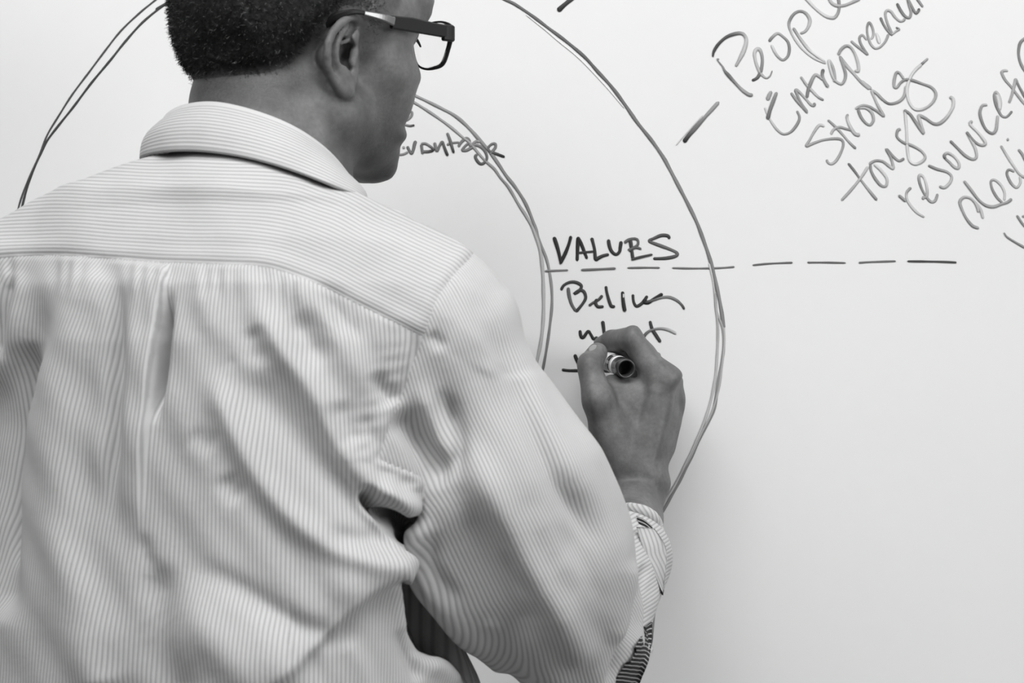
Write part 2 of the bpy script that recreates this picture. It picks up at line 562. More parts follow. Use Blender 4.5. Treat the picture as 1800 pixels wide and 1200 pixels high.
write('written_word', [
    ('C 125,192 108,225 90,268', (5, 6.5, 7), 0.3), ('C 170,200 145,265 115,345 92,430', (5, 6, 7, 8), (0.26, 0.2, 0.14)),
    ('C 70,330 92,390 130,460 180,525 230,555 290,535 340,475 362,415 340,358', (4, 4.5, 5, 5), (0.45, 0.4, 0.28, 0.22, 0.26)),
    ('C 290,205 330,262 385,325 430,378', 5.5, 0.27), ('C 428,370 380,300 345,230 330,182 365,205 420,265 460,308 485,312 488,290', 5, (0.28, 0.26, 0.34, 0.2)),
    ('C 372,70 420,138 470,192 520,242 565,268', 5, (0.3, 0.35, 0.38, 0.2)),
    ('A 1130,1030 1142,960 1168,880 1215,792 1262,808 1302,842', 6, (0.18, 0.22, 0.32, 0.3)), ('A 1305,728 1292,785 1315,855 1355,920', 6, (0.1, 0.28, 0.26)),
    ('A 1408,858 1425,830 1405,715 1370,640 1362,665 1390,770 1430,850 1490,885 1525,850 1538,780 1512,690 1480,605', 5, (0.3, 0.3, 0.45, 0.4, 0.3, 0.26, 0.3)),
    ('A 1460,580 1492,520 1545,483 1595,502 1642,580 1672,680 1672,748 1635,742', 5, (0.28, 0.26, 0.34, 0.42, 0.36)),
    ('A 1475,590 1540,682 1620,772 1700,862 1790,935 B 90,858 190,940', 6, (0.25, 0.38, 0.3, 0.4, 0.3)),
    ('B -25,430 0,455 70,512 150,575 85,475 65,402 95,370 142,422', 4.5, (0.3, 0.25, 0.25, 0.34)),
    ('B 185,415 208,378 210,325 190,265 165,238 145,290 150,365 170,435 195,480 235,510 290,490 342,430 370,358', 4.2, (0.4, 0.32, 0.2, 0.28, 0.34, 0.3, 0.3)),
    ('B 240,345 262,410 275,460', (3, 8, 5), 0.5),
    ('B 285,183 320,260 360,320 408,362 365,260 338,160 352,112 395,120 440,180 490,222 530,215 545,190', 4.6, (0.18, 0.24, 0.3, 0.36, 0.34, 0.26)),
    ('B 408,362 450,330 482,308 448,288', (3, 3.5, 4.5, 3), (0.4, 0.3, 0.15)),
    ('B 460,35 500,112 545,170 590,185 608,130 590,55 572,-20', 5, (0.14, 0.22, 0.28, 0.25)), ('B 572,-10 618,75 658,138 688,112 690,88', 5, (0.25, 0.22, 0.2, 0.06)),
    ('B 660,-30 705,35 735,75', 5, 0.24)],
    'the word Entreprenur in grey marker')
write('written_word', [
    ('C 572,490 530,480 488,532 450,600 420,655 480,632 560,605 650,593 712,600 732,640 710,712 670,780 630,806 600,792 593,768', 4.8, (0.4, 0.34, 0.3, 0.28, 0.26, 0.28, 0.36, 0.3)),
    ('C 600,435 660,488 720,552 780,622 838,678', 4.5, (0.24, 0.3, 0.34, 0.2)), ('C 627,556 652,515 700,497 760,512 820,530', 4.6, (0.4, 0.28, 0.24)),
    ('C 770,385 762,420 788,490 830,552 872,562', (4, 4.5, 7, 8), (0.25, 0.4, 0.36, 0.32)),
    ('C 855,345 880,410 922,462 960,476 986,432 970,372 920,335 862,335', 5, (0.22, 0.26, 0.3, 0.36, 0.42)),
    ('C 832,342 890,315 950,325 1010,358 1072,402 1032,330 1000,262 972,190 1012,212 1060,260 1110,295 1160,295 1212,272 1245,230 1258,150', 4.8, (0.34, 0.24, 0.28, 0.4, 0.32, 0.2, 0.3, 0.34)),
    ('B 530,830 490,772 455,765 432,840 430,910 460,920 500,870 550,840 620,845 720,880 822,920 870,985 850,1060 790,1122 710,1155 640,1145 590,1080 566,990 572,900 610,800 660,732 720,678', 4.8, (0.34, 0.25, 0.34, 0.22, 0.25, 0.3, 0.32, 0.45, 0.48, 0.48, 0.4)),
    ('B 715,682 752,648 788,615', 4.6, (0.1, 0.28, 0.3))],
    'the word Strong in grey marker')
write('written_word', [
    ('C 772,800 830,872 880,942 950,1032 1015,1112', (4.5, 4.5, 4.5, 6.5), (0.16, 0.2, 0.34, 0.2)), ('C 940,828 880,922 800,1022 715,1115', 4.8, (0.4, 0.34, 0.28)),
    ('C 960,812 965,862 1000,930 1050,988 1092,990 1098,930 1050,862 990,808', 5.2, (0.2, 0.24, 0.3, 0.42, 0.44)),
    ('C 950,808 1000,780 1062,785 1112,820 1152,842 1135,762 1095,683 1150,742 1202,780 1245,758', 5, (0.3, 0.24, 0.3, 0.4, 0.26, 0.2, 0.28, 0.2)),
    ('D 108,215 82,228 78,280 130,325 200,350 272,392 306,440 280,480 222,500 178,470 162,382 156,252 146,112 138,65', 4.8, (0.3, 0.24, 0.26, 0.3, 0.36, 0.46, 0.48, 0.48, 0.4)),
    ('D 132,62 180,92 230,162 292,250 268,165 255,108 310,130 370,170 422,170 480,122 525,50 535,0 528,-32 502,-44', 5.6, (0.22, 0.2, 0.3, 0.4, 0.25, 0.26, 0.32, 0.44, 0.44, 0.3))],
    'the word tough in grey marker')
write('written_word', [
    ('D 90,752 150,802', 5, (0.22, 0.3)), ('D 192,690 156,730 160,790 200,852 250,902 300,930', 5, (0.22, 0.4, 0.42, 0.34)),
    ('D 280,770 318,762 320,690 297,612 265,588 255,622 275,692 312,762 352,805 387,795 407,740', 4.8, (0.25, 0.35, 0.46, 0.35, 0.22, 0.25, 0.34, 0.25)), ('D 280,772 296,785', 5, 0.28),
    ('D 330,510 400,540 480,563 520,600 507,650 462,690 420,680', 5, (0.2, 0.24, 0.3, 0.38, 0.38, 0.25)),
    ('D 472,460 460,430 490,410 542,440 580,492 575,532 540,522 500,482 468,455', 4.8, (0.08, 0.3, 0.42, 0.38, 0.32, 0.22)),
    ('D 508,310 570,372 630,430 690,460 722,440 712,372 682,310 645,245', 5.2, (0.2, 0.26, 0.32, 0.4, 0.42)), ('D 640,238 690,300 740,340 782,345 792,320 742,252 682,192 670,168 688,150', 5, (0.2, 0.24, 0.34, 0.44, 0.44, 0.25)),
    ('D 810,20 770,25 750,82 765,152 802,222 850,250 880,222 890,152 895,105', 5, (0.36, 0.26, 0.2, 0.22, 0.32, 0.36)),
    ('B 1545,1165 1552,1080 1530,1000 1502,970 1485,1012 1500,1092 D 905,75 932,112 970,115 1012,70', (4, 6, 5, 5, 5, 4), (0.4, 0.42, 0.25, 0.2, 0.26, 0.2)),
    ('B 1515,1000 1535,1080 1545,1150', 6, 0.45),
    ('B 1630,745 1590,745 1565,765 1600,840 1660,910 1722,992 1790,1078 1830,1120', 4.8, (0.4, 0.28, 0.28, 0.36)), ('B 1642,1085 1672,1000 1702,880 1712,838 1742,900 1800,1005 1840,1060', 5, (0.3, 0.34, 0.2, 0.2)),
    ('B 1850,380 1800,410 1757,460 1742,560 1762,660 1810,745 1860,790', 5, (0.3, 0.2, 0.22, 0.3))],
    'the word resourceful in grey marker, its end cut by the right edge')
write('written_word', [
    ('D 742,1020 690,1000 640,940 602,862 588,805 618,770 670,775 720,822 755,870 775,940', 5, (0.3, 0.24, 0.3, 0.32, 0.36, 0.36, 0.4)), ('D 738,890 728,850 705,800', 4.5, 0.36),
    ('D 620,635 680,712 740,790 800,835 862,845 922,825 975,808 1008,780', 5, (0.3, 0.26, 0.3, 0.28, 0.25)), ('D 948,795 950,732 922,672 872,630 840,640 850,702 890,772 935,815', 4.8, (0.44, 0.4, 0.3, 0.22, 0.26)),
    ('D 1075,600 1078,650 1047,690 1002,652 970,582 985,545 1030,562', 4.8, (0.42, 0.4, 0.25, 0.2, 0.3)), ('D 920,350 970,432 1022,512 1072,582 1120,608 1170,610', 5, (0.3, 0.42, 0.34, 0.25)),
    ('D 968,298 985,302', (5, 7, 5), 0.3), ('D 1062,380 1090,415 1115,460 1150,520', 5.5, 0.25)],
    'the word dedicated in grey marker, cut by the right edge')
write('written_word', [('D 1050,915 1080,962 1115,1010', 4, 0.24), ('D 1095,918 1110,930', 5, 0.25), ('D 945,1055 970,1090 1032,1130 1115,1178', (2, 4, 4), 0.24)], 'start of a cut-off word at the right edge')


# ------------------------------------------------------------------ implicit-surface modelling tools
def rc(P, a, b, r1, r2):
    """Tapered capsule distance."""
    a = np.asarray(a, np.float32); b = np.asarray(b, np.float32)
    ab = b - a
    t = np.clip(((P - a) @ ab) / max(float(ab @ ab), 1e-12), 0, 1)
    d = P - a - t[:, None] * ab
    return np.sqrt((d * d).sum(1)) - (r1 + (r2 - r1) * t)


def el(P, c, r, Rm=None):
    q = P - np.asarray(c, np.float32)
    if Rm is not None:
        q = q @ np.asarray(Rm, np.float32)
    r = np.asarray(r, np.float32)
    k0 = np.sqrt(((q / r) ** 2).sum(1)) + 1e-9
    k1 = np.sqrt(((q / (r * r)) ** 2).sum(1)) + 1e-9
    return k0 * (k0 - 1) / k1


def smin(a, b, k):
    h = np.clip(0.5 + 0.5 * (b - a) / k, 0, 1)
    return b + (a - b) * h - k * h * (1 - h)


def smax(a, b, k):
    return -smin(-a, -b, k)


def chain(P, pts, rads, k=None):
    d = None
    for i in range(len(pts) - 1):
        e = rc(P, pts[i], pts[i + 1], rads[i], rads[i + 1])
        d = e if d is None else (np.minimum(d, e) if not k else smin(d, e, k))
    return d


def sparse_net(f, lo, hi, h, B=12, slack=0.006, chunk=500000):
    """Surface nets on the blocks of a grid that the surface passes through."""
    lo = np.asarray(lo, np.float64)
    nb = np.ceil((np.asarray(hi) - lo) / (h * B)).astype(int)
    I = np.stack(np.meshgrid(*[np.arange(n) for n in nb], indexing='ij'), -1).reshape(-1, 3)
    cen = (lo + (I + 0.5) * (B * h)).astype(np.float32)
    d = np.concatenate([f(c) for c in np.array_split(cen, max(1, len(cen) // chunk))])
    I = I[np.abs(d) < 0.5 * math.sqrt(3) * B * h * 1.25 + slack]
    n1 = B + 1
    loc = np.stack(np.meshgrid(*[np.arange(n1)] * 3, indexing='ij'), -1).reshape(-1, 3)
    NY, NZ = nb[1] * B + 2, nb[2] * B + 2
    corners = np.array([(a, b, c) for a in (0, 1) for b in (0, 1) for c in (0, 1)])
    edges = [(i, j) for i in range(8) for j in range(i + 1, 8) if np.abs(corners[i] - corners[j]).sum() == 1]
    ids, pos, q4 = [], [], []
    step = max(1, chunk // len(loc))
    for s in range(0, len(I), step):
        bi = I[s:s + step]
        G = bi[:, None, :] * B + loc[None]
        P = (lo + G.reshape(-1, 3) * h).astype(np.float32)
        V = f(P).reshape(len(bi), n1, n1, n1)
        S = V < 0
        cnt = sum(S[:, a:a + B, b:b + B, c:c + B].astype(np.int8) for a, b, c in corners)
        m = (cnt > 0) & (cnt < 8)
        w = np.argwhere(m)
        if len(w):
            val = np.stack([V[w[:, 0], w[:, 1] + a, w[:, 2] + b, w[:, 3] + c] for a, b, c in corners], 1)
            acc = np.zeros((len(w), 3)); num = np.zeros(len(w))
            for i, j in edges:
                x = (val[:, i] < 0) != (val[:, j] < 0)
                t = np.where(x, val[:, i] / np.where(x, val[:, i] - val[:, j], 1), 0)
                acc += np.where(x[:, None], corners[i] + t[:, None] * (corners[j] - corners[i]), 0)
                num += x
            g = bi[w[:, 0]] * B + w[:, 1:]
            ids.append((g[:, 0] * NY + g[:, 1]) * NZ + g[:, 2])
            pos.append(lo + (g + acc / num[:, None]) * h)
        for ax in range(3):
            sl0 = [slice(None)] + [slice(0, B)] * 3
            sl1 = [slice(None)] + [slice(0, B)] * 3
            sl1[ax + 1] = slice(1, B + 1)
            A, C = S[tuple(sl0)], S[tuple(sl1)]
            e = np.argwhere(A != C)
            if not len(e):
                continue
            g = bi[e[:, 0]] * B + e[:, 1:]
            o1, o2 = [(1, 2), (2, 0), (0, 1)][ax]
            q = []
            for da, db in ((-1, -1), (0, -1), (0, 0), (-1, 0)):
                gg = g.copy(); gg[:, o1] += da; gg[:, o2] += db
                q.append((gg[:, 0] * NY + gg[:, 1]) * NZ + gg[:, 2])
            q = np.stack(q, 1)
            fl = ~A[e[:, 0], e[:, 1], e[:, 2], e[:, 3]]
            q[fl] = q[fl][:, ::-1]
            q4.append(q)
    ids = np.concatenate(ids); pos = np.concatenate(pos); q4 = np.concatenate(q4)
    o = np.argsort(ids)
    ids, pos = ids[o], pos[o]
    ix = np.clip(np.searchsorted(ids, q4), 0, len(ids) - 1)
    ok = (ids[ix] == q4).all(1)
    return pos, ix[ok]


def smooth_mesh(V, Q, it=2, lam=0.5):
    e = np.concatenate([Q[:, [0, 1]], Q[:, [1, 2]], Q[:, [2, 3]], Q[:, [3, 0]]])
    n = len(V)
    deg = np.bincount(e[:, 0], minlength=n) + np.bincount(e[:, 1], minlength=n)
    for _ in range(it):
        acc = np.stack([np.bincount(e[:, 0], V[e[:, 1], k], n) + np.bincount(e[:, 1], V[e[:, 0], k], n) for k in range(3)], 1)
        V = V + lam * (acc / np.maximum(deg, 1)[:, None] - V)
    return V


def normals(V, Q):
    fn = np.cross(V[Q[:, 2]] - V[Q[:, 0]], V[Q[:, 3]] - V[Q[:, 1]])
    n = len(V)
    N = np.stack([sum(np.bincount(Q[:, c], fn[:, k], n) for c in range(4)) for k in range(3)], 1)
    return N / (np.linalg.norm(N, axis=1)[:, None] + 1e-12)


def poly_dist(px, py, pts):
    """Distance (px), signed side (+ right of travel in the picture), and 0..1 position along a polyline."""
    p = np.array(pts, float)
    seg = np.diff(p, axis=0)
    L = np.linalg.norm(seg, axis=1)
    cum = np.r_[0, np.cumsum(L)]
    best = np.full(len(px), 1e9); side = np.zeros(len(px)); tt = np.zeros(len(px))
    for i in range(len(seg)):
        dx, dy = px - p[i, 0], py - p[i, 1]
        t = np.clip((dx * seg[i, 0] + dy * seg[i, 1]) / (L[i] ** 2 + 1e-9), 0, 1)
        ex, ey = dx - t * seg[i, 0], dy - t * seg[i, 1]
        d = np.hypot(ex, ey)
        m = d < best
        best = np.where(m, d, best)
        side = np.where(m, np.sign(seg[i, 0] * dy - seg[i, 1] * dx), side)
        tt = np.where(m, (cum[i] + t * L[i]) / cum[-1], tt)
    return best, -side, tt


def make_warp(pairs, sigma, lam=0.02):
    """Smooth free-form deformation in the x-z plane from (x, y) -> (x, y) photo pixel pairs."""
    p = np.array([q[:4] if len(q) == 4 else (q[0], q[1], q[0], q[1]) for q in pairs], float)
    c, d = p[:, :2], p[:, 2:] - p[:, :2]
    K_ = np.exp(-((c[:, None] - c[None]) ** 2).sum(-1) / (2 * sigma * sigma))
    w = np.linalg.solve(K_ + lam * np.eye(len(c)), d)

    def disp(px, py):
        D = np.zeros((len(px), 2))
        for i in range(len(c)):
            D += np.exp(-((px - c[i, 0]) ** 2 + (py - c[i, 1]) ** 2) / (2 * sigma * sigma))[:, None] * w[i]
        return D

    def f(V, mask=None):
        D = disp(*to_px(V))
        if mask is not None:
            D *= mask[:, None]
        s_ = (CAMD + V[:, 1]) / F
        o = np.array(V, float)
        o[:, 0] += D[:, 0] * s_
        o[:, 2] -= D[:, 1] * s_
        return o
    f.disp = disp
    return f


# ------------------------------------------------------------------ the person: skeleton
person = empty('person', (-0.14, -0.36, 0.0), 'man seen from behind in a finely striped shirt, writing on the whiteboard', 'person')
POFF = np.array([-0.14, -0.36, 0.0])

HO = np.array([-0.160, -0.293, 1.611])          # head origin, between the ear canals
YAW, PITCH = math.radians(51), math.radians(10)
HR = np.array([math.cos(YAW), -math.sin(YAW), 0])   # head's right
_f = np.array([math.sin(YAW), math.cos(YAW), 0])
HF = _f * math.cos(PITCH) + np.array([0, 0, -math.sin(PITCH)])    # head's forward, nodding down
HU = _f * math.sin(PITCH) + np.array([0, 0, math.cos(PITCH)])
HM = np.stack([HR, HF, HU], 1)


def H(x, y, z):
    return HO + HR * x + HF * y + HU * z


def ear_pt(px, py, out=0.0):
    """A point on the plane of the right ear (it flares back from the cheek); out = metres away from the skull."""
    y = -0.352 + 1.15 * (px - 622) * 0.000425
    return W(px, py, y) + (HR * 0.93 - HF * 0.2) * out


def head_sdf(P):
    q = ((P - HO) @ HM).astype(np.float32)
    m = np.stack([np.abs(q[:, 0]) / 1.02, q[:, 1] / 1.02, q[:, 2]], 1)            # mirrored
    d = el(m, (0, -.008, .054), (.074, .094, .082))
    d = smin(d, el(m, (0, -.046, .034), (.060, .050, .052)), .03)
    d = smin(d, el(m, (0, .036, .022), (.064, .052, .070)), .03)
    d = smin(d, el(m, (0, .034, -.024), (.054, .044, .048)), .02)
    d = smin(d, rc(m, (.053, .000, -.040), (.018, .066, -.052), .020, .017), .02)     # jaw
    d = smin(d, el(m, (0, .070, -.056), (.021, .015, .017)), .016)                     # chin
    d = smin(d, el(m, (.048, .050, .004), (.022, .026, .020)), .022)                   # cheekbone
    d = smin(d, el(m, (.036, .058, -.022), (.020, .020, .026)), .020)                  # cheek
    d = smin(d, rc(m, (.046, .068, .062), (.0, .085, .060), .012, .012), .016)         # brow
    d = smax(d, -el(m, (.034, .088, .040), (.020, .014, .013)), .012)                  # eye socket
    d = smin(d, el(m, (.033, .071, .039), (.015, .013, .0125)), .004)                  # lid
    d = smin(d, rc(m, (0, .080, .046), (0, .096, .010), .008, .011), .008)             # nose
    d = smin(d, el(m, (.012, .086, .006), (.008, .010, .007)), .005)
    d = smin(d, el(m, (.0, .070, -.016), (.026, .014, .018)), .012)                    # muzzle
    d = smin(d, rc(m, (.022, .070, -.0235), (.0, .086, -.021), .004, .0060), .004)     # lips
    d = smin(d, rc(m, (.020, .069, -.0320), (.0, .084, -.033), .0045, .0070), .004)
    return d, q


def ear_sdf(P):
    E = ear_pt
    d = chain(P, [E(612, 60, -.006), E(592, 100, -.006), E(606, 152, -.004)], [.011, .013, .008])
    d = smin(d, rc(P, E(618, 90, -.012), E(615, 140, -.010), .011, .010), .006)
    rim = [E(630, 62, -.003), E(629, 40, .001), E(621, 31, .003), E(609, 32, .004), E(594, 43, .004), E(581, 58, .004), E(573, 78, .004), E(571, 98, .004), E(573, 118, .003),
           E(581, 137, .002), E(592, 152, .001), E(604, 163, .000), E(613, 164, .000), E(615, 152, -.002), E(616, 138, -.004)]
    rr = [.0024, .0029, .0032, .0033, .0034, .0034, .0034, .0033, .0033, .0034, .0038, .0046, .0048, .0042, .003]
    fill = chain(P, [E(618, 50, -.002), E(590, 70, -.003), E(584, 100, -.003), E(594, 135, -.002), E(608, 155, .0)], [.0035, .0055, .006, .006, .006])
    d = smin(d, fill, .004)
    pit = el(P, E(606, 97, .0005), (.0085, .0145, .0140))
    d = smax(d, -pit, .003)
    pit2 = rc(P, E(618, 45, .001), E(605, 66, .001), .0042, .0034)
    d = smax(d, -pit2, .002)
    groove = chain(P, [E(601, 46, .005), E(588, 64, .005), E(581, 88, .005), E(581, 112, .005), E(588, 130, .005)], [.0026, .0032, .0032, .0030, .0020])
    d = smax(d, -groove, .0016)
    d = smin(d, chain(P, rim, rr), .0018)
    anti = [E(607, 47, .002), E(597, 60, .003), E(590, 76, .0035), E(587, 94, .0035), E(588, 110, .003), E(593, 118, .003), E(601, 122, .003), E(607, 132, .003)]
    d = smin(d, chain(P, anti, [.0020, .0022, .0024, .0025, .0025, .0026, .0030, .0030]), .002)
    d = smin(d, rc(P, E(597, 77, .001), E(622, 67, -.001), .0018, .0024), .002)
    d = smin(d, rc(P, E(622, 92, .000), E(619, 112, .000), .0034, .0030), .003)
    return d


NECK_A, NECK_B = np.array([-.182, -.318, 1.575]), np.array([-.192, -.345, 1.455])


def neck_sdf(P):
    d = rc(P, NECK_A, NECK_B, .059, .066)
    d = smin(d, rc(P, H(.050, -.030, -.02), W(600, 352, -.315), .015, .012), .012)      # sternomastoid
    d = smin(d, rc(P, H(-.050, -.030, -.02), W(520, 352, -.24), .015, .012), .012)
    return d


def body_top(P):
    d, q = head_sdf(P)
    d = smin(d, neck_sdf(P), .016)
    d = smin(d, ear_sdf(P), .003)
    # the far ear, mirrored
    qm = q.copy(); qm[:, 0] *= -1
    d = smin(d, ear_sdf((qm @ HM.T.astype(np.float32) + HO).astype(np.float32)), .003)
    d = smin(d, el(P, (-.19, -.35, 1.41), (.12, .075, .07)), .03)
    return d


# arm and hand ----------------------------------------------------
SHO_R, ELB_R, WRI_R = W(788, 590, -.425), W(1035, 1185, -.335), W(1120, 850, -.088)
THUMB = [W(1085, 800, -.098), W(1046, 702, -.112), W(1035, 643, -.106), W(1050, 620, -.084)]
INDEX = [W(1160, 672, -.092), W(1114, 596, -.086), W(1076, 600, -.055), W(1058, 606, -.038)]
MIDDLE = [W(1172, 678, -.074), W(1116, 612, -.050), W(1086, 632, -.030), W(1068, 640, -.024)]
RING = [W(1176, 692, -.052), W(1152, 640, -.026), W(1106, 664, -.018), W(1092, 676, -.022)]
LITTLE = [W(1180, 716, -.036), W(1166, 676, -.016), W(1132, 694, -.014), W(1120, 706, -.018)]


def hand_sdf(P):
    w = WRI_R
    d = rc(P, ELB_R, w + np.array([0, 0, -.012]), .046, .0245)
    d = smin(d, rc(P, w + np.array([-.010, .0, 0]), w + np.array([.009, .004, 0]), .0205, .0195), .012)
    for m, r in ((INDEX, .0125), (MIDDLE, .0135), (RING, .0125), (LITTLE, .0115)):
        d = smin(d, rc(P, w + (np.array(m[0]) - w) * 0.12, m[0], .0190, r), .014)
    d = smin(d, el(P, W(1140, 760, -.074), (.030, .016, .036)), .012)
    d = smin(d, rc(P, THUMB[0], THUMB[1], .0190, .0150), .014)                         # thenar
    d = smin(d, rc(P, W(1092, 745, -.090), W(1110, 690, -.088), .016, .010), .014)     # web
    d = smin(d, el(P, W(1100, 706, -.086), (.024, .014, .0175)), .010)
    d = smin(d, el(P, W(1078, 692, -.090), (.015, .012, .0165)), .008)
    f = chain(P, THUMB[1:], [.0148, .0107, .0088], .004)
    d = smin(d, f, .008)
    for m, rr in ((INDEX, [.0125, .0108, .0096, .0076]), (MIDDLE, [.013, .0108, .0095, .0078]),
                  (RING, [.012, .0102, .0092, .0075]), (LITTLE, [.011, .0090, .0080, .0066])):
        d = smin(d, chain(P, m, rr, .003), .006)
    # knuckles, tendons, creases
    d = smin(d, el(P, W(1172, 655, -.093), (.0125, .0105, .0125)), .010)
    d = smin(d, el(P, W(1190, 692, -.060), (.0095, .012, .013)), .010)
    d = smin(d, rc(P, W(1186, 720, -.062), W(1160, 815, -.086), .0080, .0060), .012)
    d = smin(d, rc(P, W(1172, 700, -.096), W(1140, 830, -.108), .0030, .0022), .008)
    d = smin(d, rc(P, W(1150, 690, -.103), W(1112, 822, -.108), .0030, .0022), .008)
    d = smin(d, el(P, W(1164, 848, -.082), (.006, .010, .010)), .008)                  # ulna head
    for x0, y0, x1, y1 in ((1106, 627, 1122, 640), (1104, 634, 1118, 648), (1116, 622, 1130, 634)):
        d = smax(d, -rc(P, W(x0, y0, -.1015), W(x1, y1, -.1045), .0010, .0010), .002)
    return d


def hand_only(P):
    # cut inside the sleeve
    n = (WRI_R - ELB_R) / np.linalg.norm(WRI_R - ELB_R)
    cut = -((P - (ELB_R + n * 0.06).astype(np.float32)) @ n.astype(np.float32))
    return np.maximum(hand_sdf(P), cut)


SHO_L, ELB_L, WRI_L = W(30, 520, -.315), np.array([-.47, -.30, 1.13]), np.array([-.43, -.14, 1.00])


def body_core(P):
    d = el(P, (-.195, -.365, 1.30), (.135, .085, .17))
    d = smin(d, rc(P, (-.19, -.36, 1.20), (-.20, -.36, .98), .085, .095), .05)
    d = smin(d, rc(P, (-.19, -.35, 1.42), SHO_R, .040, .030), .03)
    d = smin(d, rc(P, (-.19, -.35, 1.42), SHO_L, .045, .042), .04)
    d = smin(d, chain(P, [SHO_R, ELB_R, ELB_R + (WRI_R - ELB_R) * .3], [.032, .033, .036]), .02)
    d = smin(d, chain(P, [SHO_L, ELB_L, WRI_L], [.042, .036, .024]), .02)
    nl = (WRI_L - ELB_L) / np.linalg.norm(WRI_L - ELB_L)
    k = WRI_L + nl * .09
    for i in range(4):
        off = np.array([.0, .0, .0]) + np.array([.022 * (i - 1.5), 0, -.004 * abs(i - 1.2)])
        d = smin(d, rc(P, WRI_L, k + off, .020, .012), .012)
        d = smin(d, chain(P, [k + off, k + off + nl * .035 + [0, 0, -.012], k + off + nl * .05 + [0, 0, -.04]], [.0105, .0095, .0075]), .004)
    d = smin(d, chain(P, [WRI_L + nl * .02, WRI_L + nl * .05 + [.04, 0, 0], WRI_L + nl * .085 + [.045, 0, -.02]], [.016, .012, .009]), .008)
    return d


HAIRLINE = [(.080, .110), (.052, .094), (.030, .066), (.022, .046), (.021, .026), (.011, .006), (.003, .005), (-.002, .020), (-.009, .030), (-.020, .031), (-.031, .014), (-.037, .002), (-.043, -.0155),
            (-.060, -.028), (-.085, -.035), (-.16, -.036), (-.16, .2), (.080, .2)]


def hair_mask(q):
    """Signed distance (m) to the hairline seen from the side, + inside the hair."""
    return poly_sd(q[:, 1], q[:, 2], HAIRLINE)


def poly_sd(ly, lz, pts):
    pts = np.array(pts)
    n = len(pts)
    inside = np.zeros(len(ly), bool)
    d = np.full(len(ly), 1e9)
    for i in range(n):
        a, b = pts[i], pts[(i + 1) % n]
        e = b - a
        t = np.clip(((ly - a[0]) * e[0] + (lz - a[1]) * e[1]) / (e @ e), 0, 1)
        d = np.minimum(d, np.hypot(ly - a[0] - t * e[0], lz - a[1] - t * e[1]))
        c = ((a[1] > lz) != (b[1] > lz))
        x = a[0] + (lz - a[1]) / (b[1] - a[1] if abs(b[1] - a[1]) > 1e-9 else 1e-9) * (b[0] - a[0])
        inside ^= c & (ly < x)
    return np.where(inside, d, -d)


HEAD_WARP = None
FACE_EDGE = [(764, 0), (761, 14), (757, 30), (747, 46), (737, 60), (731, 75), (728, 90), (732, 106), (737, 120), (740, 137), (736, 151), (731, 165), (728, 180), (723, 196), (717, 210), (712, 222),
             (715, 234), (712, 246), (706, 254), (703, 270), (700, 286), (697, 300), (688, 315)]
NAPE_EDGE = [(318, 45), (323, 75), (331, 92), (338, 105), (341, 120), (340, 135), (336, 150), (333, 165), (330, 180), (328, 205)]
HEAD_PINS = [(620, 30), (575, 60), (570, 100), (580, 140), (612, 165), (622, 120), (628, 60), (480, 60), (480, 160), (420, 20), (560, 230), (600, 300), (640, 200), (520, 0), (675, 316, 672, 325), (648, 316, 648, 319)]


def edge_pairs(V, targets, right, tol=3.0):
    """Where the outline of V runs now, paired with where it should run."""
    px, py = to_px(V)
    out = []
    for x, y in targets:
        m = np.abs(py - y) < tol
        if m.any():
            out.append((px[m].max() if right else px[m].min(), y, x, y))
    return out


HAND_EDGE = [(1130, 585), (1143, 601), (1156, 616), (1170, 631), (1190, 645), (1201, 660), (1200, 676), (1204, 690), (1205, 705), (1203, 720), (1200, 735), (1196, 750), (1193, 765), (1189, 780), (1185, 796),
             (1177, 811), (1175, 825), (1178, 840), (1179, 855), (1173, 870), (1168, 885)]
HAND_PINS = [(1007, 645, 1011, 645), (1010, 660, 1014, 662), (1011, 685, 1020, 685), (1013, 705, 1025, 708), (1017, 725, 1029, 727), (1028, 750, 1034, 750), (1110, 572, 1110, 571), (1060, 620), (1100, 640), (1140, 700), (1100, 760), (1120, 860)]


